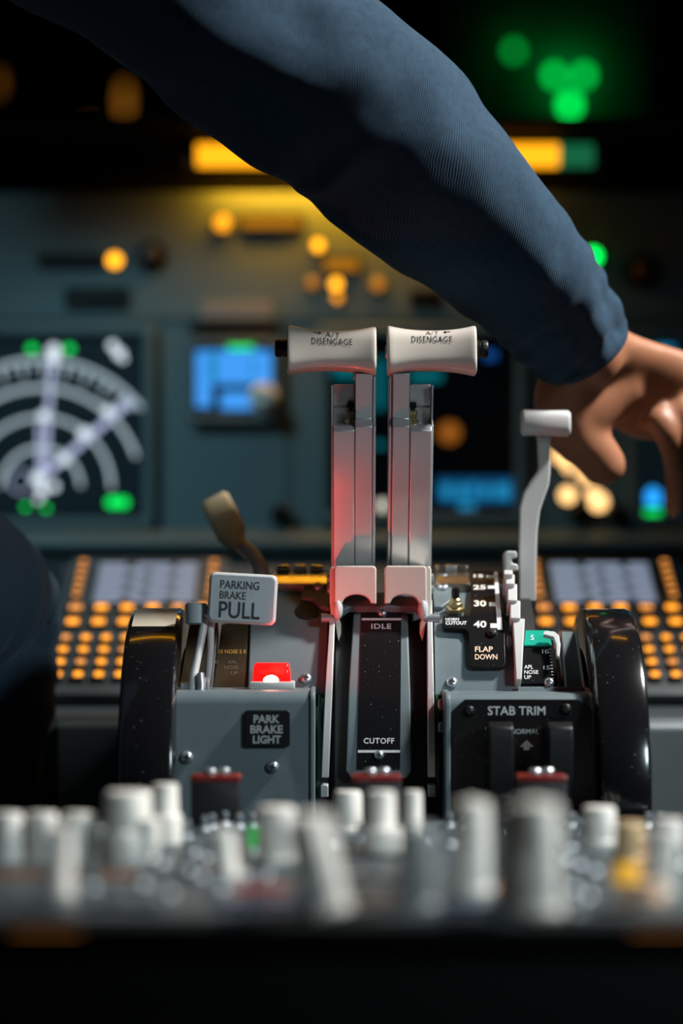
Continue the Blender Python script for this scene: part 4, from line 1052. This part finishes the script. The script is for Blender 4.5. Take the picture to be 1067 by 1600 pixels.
win(B2, 340, 1362, 0.020, 0.012, emit('brown_strip', (1, 0.4, 0.08), 0.14), 'amber_strip'); win(B2, 580, 1380, 0.05, 0.014, DISPL)
win(C2, 408, 1396, 0.030, 0.008, emit('red_strip', (1, 0.08, 0.03), 0.22), 'red_strip'); win(C2, 400, 1420, 0.045, 0.016, emit('blue_window', (0.02, 0.12, 0.5), 0.10), 'blue_window')
win(C2, 580, 1415, 0.035, 0.010, mat('brown_label', (0.16, 0.10, 0.06), 0.5), 'label'); win(C3, 725, 1424, 0.03, 0.012, emit('blue_window', (0.02, 0.12, 0.5), 0.10), 'blue_window')
win(C3, 960, 1426, 0.02, 0.016, DISPL); win(C1, 180, 1420, 0.03, 0.02, DISPL); win(C1, 60, 1430, 0.03, 0.01, DISPL)
for t, px, py in ((B2, 300, 1345), (B2, 318, 1352), (B2, 290, 1372), (B2, 310, 1382), (A2, 520, 1330), (A2, 560, 1322), (A2, 640, 1330), (A2, 668, 1325), (A1, 290, 1318), (A3, 700, 1330), (A3, 890, 1335), (A3, 905, 1322), (B3, 880, 1355), (B3, 900, 1362), (B3, 925, 1372), (C3, 890, 1400), (C3, 912, 1412), (C1, 140, 1400), (C1, 260, 1410), (C2, 340, 1400), (C2, 620, 1400), (C1, 220, 1396), (B1, 250, 1362), (B3, 860, 1372), (A3, 1000, 1320), (B3, 1060, 1362)):
    toggle(t, px, py, 0.012)
for t, px, py in ((A2, 480, 1325), (A1, 150, 1322), (B3, 790, 1360), (C1, 240, 1425), (C3, 900, 1428), (C2, 560, 1400)):
    p = base(px, py); m = MB(); m.box((p.x, p.y, TZ + 0.003), (0.012, 0.008, 0.006), bev=0.001); m.build('push_button', KNOBG, t)

# fire handles
for px, lab in ((338, 'red topped black fire handle in front of the park brake light label'), (588, 'red topped black fire handle in front of the cutoff strip'), (845, 'red topped black fire handle in front of the stab trim switches')):
    d = -0.165; c = S(px, 1290, d)
    t = thing('fire_switch', lab, 'fire switch', (c.x, d, TZ), 'fire handles')
    zt_ = S(0, 1213, d - 0.010).z; w = 0.033
    m = MB(); m.box((c.x, d, (TZ + zt_ - 0.003) / 2), (w, 0.024, zt_ - 0.003 - TZ), bev=0.0015); m.build('handle_body', BLACKM, t)
    m = MB(); m.box((c.x, d, zt_ - 0.0015), (w * 1.02, 0.026, 0.0045), bev=0.0015); m.build('red_top', REDP, t)
    for q in (-0.004, 0.005):
        m = MB(); m.lathe([(0.0044, 0), (0.0044, 0.0025), (0.0034, 0.0036), (0, 0.004)], (c.x + q, d + q * 0.6, zt_ + 0.001), (0, 0, 1), 14); m.build('cap_screw', STEEL, t)

# ------------------------------------------------------------------ the person reaching across
pr = thing('person', 'person in navy sweater and dark trousers reaching an arm over the levers', 'person', (-0.50, -0.30, 0.0))
axis = [(-60, -250, -0.10, 150), (60, -150, -0.085, 146), (190, -58, -0.065, 134), (300, 10, -0.045, 138), (391, 70, -0.02, 146), (475, 122, 0.0, 154), (552, 172, 0.018, 156), (608, 222, 0.030, 152), (660, 274, 0.040, 146), (742, 348, 0.060, 130),
        (785, 392, 0.072, 117), (825, 432, 0.085, 104), (856, 470, 0.100, 95), (882, 504, 0.112, 87), (902, 532, 0.122, 80), (912, 547, 0.127, 77)]
# resample the axis smoothly
def catmull(pts, n):
    out = []
    for i in range(len(pts) - 1):
        p0, p1, p2, p3 = pts[max(i - 1, 0)], pts[i], pts[i + 1], pts[min(i + 2, len(pts) - 1)]
        for k in range(n):
            t = k / n
            out.append(tuple(0.5 * (2 * b + (c - a) * t + (2 * a - 5 * b + 4 * c - d) * t * t + (3 * b - a - 3 * c + d) * t ** 3) for a, b, c, d in zip(p0, p1, p2, p3)))
    out.append(tuple(pts[-1])); return out
AX = catmull(axis, 10)
pts = [S(x, y, d) for x, y, d, r in AX]; rad = [r * K(d) for x, y, d, r in AX]
m = MB(); seg = 120
uvs = {}
rings = []; up = Vector((0, -1, 0)); s_len = 0.0
SL_ = []
for i, p in enumerate(pts):
    t = (pts[min(i + 1, len(pts) - 1)] - pts[max(i - 1, 0)]).normalized()
    u = (up - t * up.dot(t)).normalized(); w = t.cross(u)
    if i: s_len += (p - pts[i - 1]).length
    f = i / (len(pts) - 1)
    ring = []
    for k in range(seg):
        a = 2 * pi * k / seg
        n = u * cos(a) + w * sin(a)
        q = p + n * rad[i]
        # broad folds and drag wrinkles
        disp = 0.0055 * noise.noise(Vector((a_x * 1.0 for a_x in (cos(a) * 1.2, sin(a) * 1.2, s_len * 9)))) 
        disp += 0.0040 * noise.noise(Vector((cos(a) * 2.0 + 5, sin(a) * 2.0, s_len * 22 + a * 0.0)))
        ck = max(0.0, (f - 0.62) / 0.38)
        disp += ck * 0.0026 * sin(s_len * 230 + 2.4 * cos(a + 0.6) + 3.0 * noise.noise(Vector((cos(a) * 1.5, sin(a) * 1.5, s_len * 14)))) * (1 - 0.8 * max(0, (f - 0.93) / 0.07))
        ek = math.exp(-((f - 0.40) / 0.06) ** 2)
        disp += ek * 0.0022 * sin(s_len * 120 + 2.8 * sin(a) + 1.2) * max(0, cos(a - 0.9))
        disp *= 0.25 if f > 0.985 else 1.0
        ring.append(q + n * disp)
        uvs[(i, k)] = (a * 0.07, s_len)
    rings.append(ring)
# turned-in cuff
p, t = pts[-1], (pts[-1] - pts[-2]).normalized()
u = (up - t * up.dot(t)).normalized(); w = t.cross(u)
for (dr, dt) in ((-0.001, 0.003), (-0.004, 0.0035), (-0.006, 0.0), (-0.008, -0.03)):
    rings.append([p + t * dt + (u * cos(2 * pi * k / seg) + w * sin(2 * pi * k / seg)) * (rad[-1] + dr) for k in range(seg)])
m.rings(rings, caps=False)
# trunk of the sweater
def blob_rings(m, items, seg=36):
    m.rings([[Vector((cx_ + rx * cos(2 * pi * k / seg), cy_ + ry * sin(2 * pi * k / seg), z)) for k in range(seg)] for cx_, cy_, z, rx, ry in items])
blob_rings(m, [(-0.52, -0.30, 0.46, .17, .12), (-0.52, -0.30, 0.52, .18, .125), (-0.51, -0.29, 0.70, .165, .115), (-0.49, -0.26, 0.90, .18, .12), (-0.47, -0.23, 1.02, .20, .11), (-0.46, -0.21, 1.10, .16, .085), (-0.455, -0.20, 1.14, .075, .065)])
m.tube([(-0.60, -0.22, 1.05), (-0.70, -0.20, 0.98), (-0.76, -0.14, 0.76), (-0.70, 0.02, 0.66), (-0.64, 0.12, 0.665)], [0.07, 0.07, 0.06, 0.05, 0.042], 24)
m.tube([pts[0] + Vector((-0.16, -0.09, 0.0)), pts[0] + Vector((-0.06, -0.03, 0.0)), pts[8]], [0.085, 0.078, 0.070], 32)
sw = m.build('sweater', NAVY, pr, smooth=180)
uvl = sw.data.uv_layers.new(name='UVMap')
nr = len(AX)
for poly in sw.data.polygons:
    idx = [sw.data.loops[li].vertex_index for li in poly.loop_indices]
    ks = [v % seg for v in idx]
    for li, vi, k in zip(poly.loop_indices, idx, ks):
        i = vi // seg
        if vi < (nr + 4) * seg:
            i2 = min(i, nr - 1)
            kk = k + seg if (max(ks) == seg - 1 and k == 0) else k
            uvl.data[li].uv = (2 * pi * kk / seg * 0.07, uvs[(i2, 0)][1])
        else:
            co = sw.data.vertices[vi].co; uvl.data[li].uv = (co.x + co.y, co.z)

knee = S(-22, 940, 0.20)
m = MB()
leg = [(-0.47, -0.28, 0.50), (-0.42, -0.10, 0.545), (knee.x - 0.04, knee.y - 0.13, knee.z + 0.005), (knee.x - 0.01, knee.y - 0.05, knee.z + 0.008), (knee.x, knee.y, knee.z - 0.006), (knee.x + 0.002, knee.y + 0.004, knee.z - 0.05), (knee.x - 0.005, knee.y - 0.01, knee.z - 0.12), (knee.x - 0.03, knee.y - 0.02, 0.25), (knee.x - 0.05, knee.y - 0.03, 0.085)]
lp = catmull([(*p, r) for p, r in zip(leg, [.09, .085, .076, .066, .060, .058, .056, .058, .058])], 6)
m.tube([p[:3] for p in lp], [p[3] * (1 + 0.035 * sin(i * 1.9) + 0.03 * sin(i * 0.8)) for i, p in enumerate(lp)], 48)
leg2 = [(-0.58, -0.28, 0.50), (-0.66, -0.05, 0.55), (-0.70, 0.16, 0.56), (-0.70, 0.20, 0.50), (-0.70, 0.22, 0.25), (-0.70, 0.26, 0.085)]
lp = catmull([(*p, r) for p, r in zip(leg2, [.09, .085, .068, .062, .058, .058])], 6)
m.tube([p[:3] for p in lp], [p[3] for p in lp], 32)
m.ball((-0.52, -0.30, 0.50), (0.19, 0.14, 0.09), seg=28)
tr = m.build('trousers', TROUS, pr, smooth=180)
uvl = tr.data.uv_layers.new(name='UVMap')
for poly in tr.data.polygons:
    for li in poly.loop_indices:
        co = tr.data.vertices[tr.data.loops[li].vertex_index].co; uvl.data[li].uv = (co.x + co.y * .5, co.z + co.y)
for fx, fy in ((knee.x - 0.05, knee.y - 0.03), (-0.70, 0.26)):
    m = MB(); m.rings([[Vector((fx + w_ * cos(2 * pi * k / 24), fy + 0.05 + l_ * sin(2 * pi * k / 24), z)) for k in range(24)] for z, w_, l_ in ((0.0, .045, .135), (0.02, .047, .138), (0.05, .044, .12), (0.085, .04, .07), (0.11, .036, .045))]); m.build('shoe', BLACKT, pr)

# body: one continuous surface (only the hand shows)
m = MB()
def T(pl, seg=16):
    q = catmull([(*S(x, y, d), r) for x, y, d, r in pl], 5)
    m.tube([p[:3] for p in q], [p[3] for p in q], seg)
m.tube([pts[0], pts[40], pts[70], pts[110], pts[-6]], [0.05, 0.045, 0.045, 0.034, 0.030], 20)
m.tube([pts[110], pts[-6], S(925, 562, 0.145)], [0.034, 0.030, 0.030], 20)
# palm block
def slab(rings_):
    m.rings(rings_)
def ell(c, ax1, ax2, n=24, p=2.4):
    out = []
    for i in range(n):
        a = 2 * pi * i / n
        out.append(c + ax1 * (abs(cos(a)) ** (2 / p)) * (1 if cos(a) > 0 else -1) + ax2 * (abs(sin(a)) ** (2 / p)) * (1 if sin(a) > 0 else -1))
    return out
acr = (S(1000, 560, 0.17) - S(925, 640, 0.19)).normalized()       # across the palm: thumb side -> little finger side
nrm = Vector((0, -1, 0)) - acr * Vector((0, -1, 0)).dot(acr); nrm.normalize()
slab([ell(S(918, 552, 0.135), acr * 0.034, nrm * 0.027), ell(S(938, 572, 0.150), acr * 0.036, nrm * 0.026), ell(S(965, 592, 0.165), acr * 0.042, nrm * 0.024), ell(S(1010, 608, 0.180), acr * 0.044, nrm * 0.021),
      ell(S(1050, 628, 0.188), acr * 0.043, nrm * 0.018), ell(S(1078, 640, 0.192), acr * 0.038, nrm * 0.012)])
# thenar mass and thumb
T([(914, 575, 0.152, 0.025), (890, 615, 0.154, 0.0285), (889, 650, 0.157, 0.0270), (905, 682, 0.160, 0.0230), (930, 708, 0.164, 0.0195), (948, 734, 0.170, 0.0180), (957, 750, 0.173, 0.0120)])
T([(975, 590, 0.168, 0.024), (945, 612, 0.164, 0.025), (918, 640, 0.160, 0.025), (912, 660, 0.160, 0.023)])
# four fingers, unequal, curled down over the panel
T([(1022, 648, 0.172, 0.0135), (1040, 672, 0.168, 0.0125), (1052, 706, 0.178, 0.0108), (1056, 750, 0.200, 0.0096), (1054, 790, 0.228, 0.0085), (1053, 804, 0.238, 0.005)])
T([(1060, 636, 0.176, 0.0135), (1086, 662, 0.170, 0.0125), (1100, 700, 0.180, 0.0108), (1104, 752, 0.205, 0.0098), (1102, 800, 0.236, 0.0086), (1100, 816, 0.246, 0.005)])
T([(1085, 612, 0.182, 0.0130), (1122, 634, 0.178, 0.0120), (1146, 672, 0.190, 0.0105), (1152, 720, 0.214, 0.0094), (1150, 762, 0.240, 0.0082), (1148, 776, 0.250, 0.005)])
T([(1095, 580, 0.190, 0.0115), (1140, 594, 0.190, 0.0105), (1170, 622, 0.200, 0.0092), (1182, 660, 0.220, 0.0082), (1182, 694, 0.240, 0.0072), (1181, 706, 0.248, 0.0045)])
# trunk, neck, head, far arm
blob_rings(m, [(-0.52, -0.30, 0.47, .14, .09), (-0.51, -0.29, 0.70, .13, .09), (-0.49, -0.26, 0.90, .15, .095), (-0.47, -0.23, 1.02, .16, .085), (-0.455, -0.20, 1.10, .10, .06), (-0.45, -0.19, 1.16, .055, .055), (-0.445, -0.17, 1.20, .055, .06)])
m.ball((-0.44, -0.15, 1.30), (0.074, 0.095, 0.112), seg=28); m.ball((-0.435, -0.06, 1.285), (0.012, 0.020, 0.018)); m.ball((-0.437, -0.085, 1.225), (0.045, 0.035, 0.03))
for s_ in (-1, 1): m.ball((-0.44 + s_ * 0.075, -0.155, 1.295), (0.010, 0.022, 0.032))
m.tube([pts[0], pts[0] + Vector((-0.10, -0.05, -0.0)), (-0.47, -0.23, 1.0)], [0.05, 0.06, 0.07], 20)
m.tube([(-0.60, -0.22, 1.04), (-0.70, -0.20, 0.97), (-0.755, -0.14, 0.76), (-0.70, 0.02, 0.66), (-0.64, 0.12, 0.665), (-0.62, 0.17, 0.66)], [0.05, 0.05, 0.042, 0.036, 0.029, 0.028], 20)
m.ball((-0.61, 0.20, 0.655), (0.040, 0.05, 0.016))
for q in range(4): m.tube([(-0.635 + q * 0.018, 0.225, 0.655), (-0.635 + q * 0.02, 0.265, 0.652), (-0.635 + q * 0.02, 0.290 + 0.01 * (q in (1, 2)), 0.640)], [0.0085, 0.008, 0.0065], 10)
m.tube([(-0.585, 0.18, 0.652), (-0.562, 0.20, 0.648), (-0.556, 0.232, 0.645)], [0.012, 0.010, 0.008], 10)
for lg in (leg, leg2): m.tube(lg, [.06, .055, .05, .045] + [.042] * (len(lg) - 5) + [.038], 20)
body = m.build('body', SKIN, pr, smooth=180)
rm = body.modifiers.new('remesh', 'REMESH'); rm.mode = 'VOXEL'; rm.voxel_size = 0.0032; rm.use_smooth_shade = True
sm = body.modifiers.new('smooth', 'SMOOTH'); sm.factor = 0.5; sm.iterations = 14
m = MB()
m.ball((-0.442, -0.175, 1.325), (0.081, 0.092, 0.098), seg=28); m.build('hair', mat('dark_hair', (0.015, 0.011, 0.008), 0.6), pr)
# eyes, brows and mouth
for s_ in (-1, 1):
    m = MB(); m.ball((-0.44 + s_ * 0.030, -0.068, 1.303), 0.012, seg=14); m.build('eye', mat('eye_white', (0.6, 0.58, 0.55), 0.2), pr)
m = MB(); m.box((-0.437, -0.052, 1.240), (0.042, 0.006, 0.007), bev=0.002); m.build('mouth', mat('lip', (0.34, 0.10, 0.08), 0.5), pr)

# seat under the person
ps = thing('pilot_chair', 'dark pilot seat carrying the person beside the pedestal', 'seat', (-0.53, -0.32, 0))
m = MB(); m.box((-0.54, -0.26, 0.36), (0.42, 0.44, 0.09), bev=0.03, seg=4); m.build('seat_cushion', LINING, ps)
m = MB(); m.box((-0.54, -0.50, 0.78), (0.42, 0.09, 0.72), Matrix.Rotation(R(-5), 3, 'X'), bev=0.03, seg=4); m.build('backrest', LINING, ps)
m = MB(); m.cyl((-0.54, -0.30, 0), (-0.54, -0.30, 0.32), 0.06); m.box((-0.54, -0.30, 0.015), (0.34, 0.36, 0.03), bev=0.006); m.build('pedestal_base', BLACKT, ps)
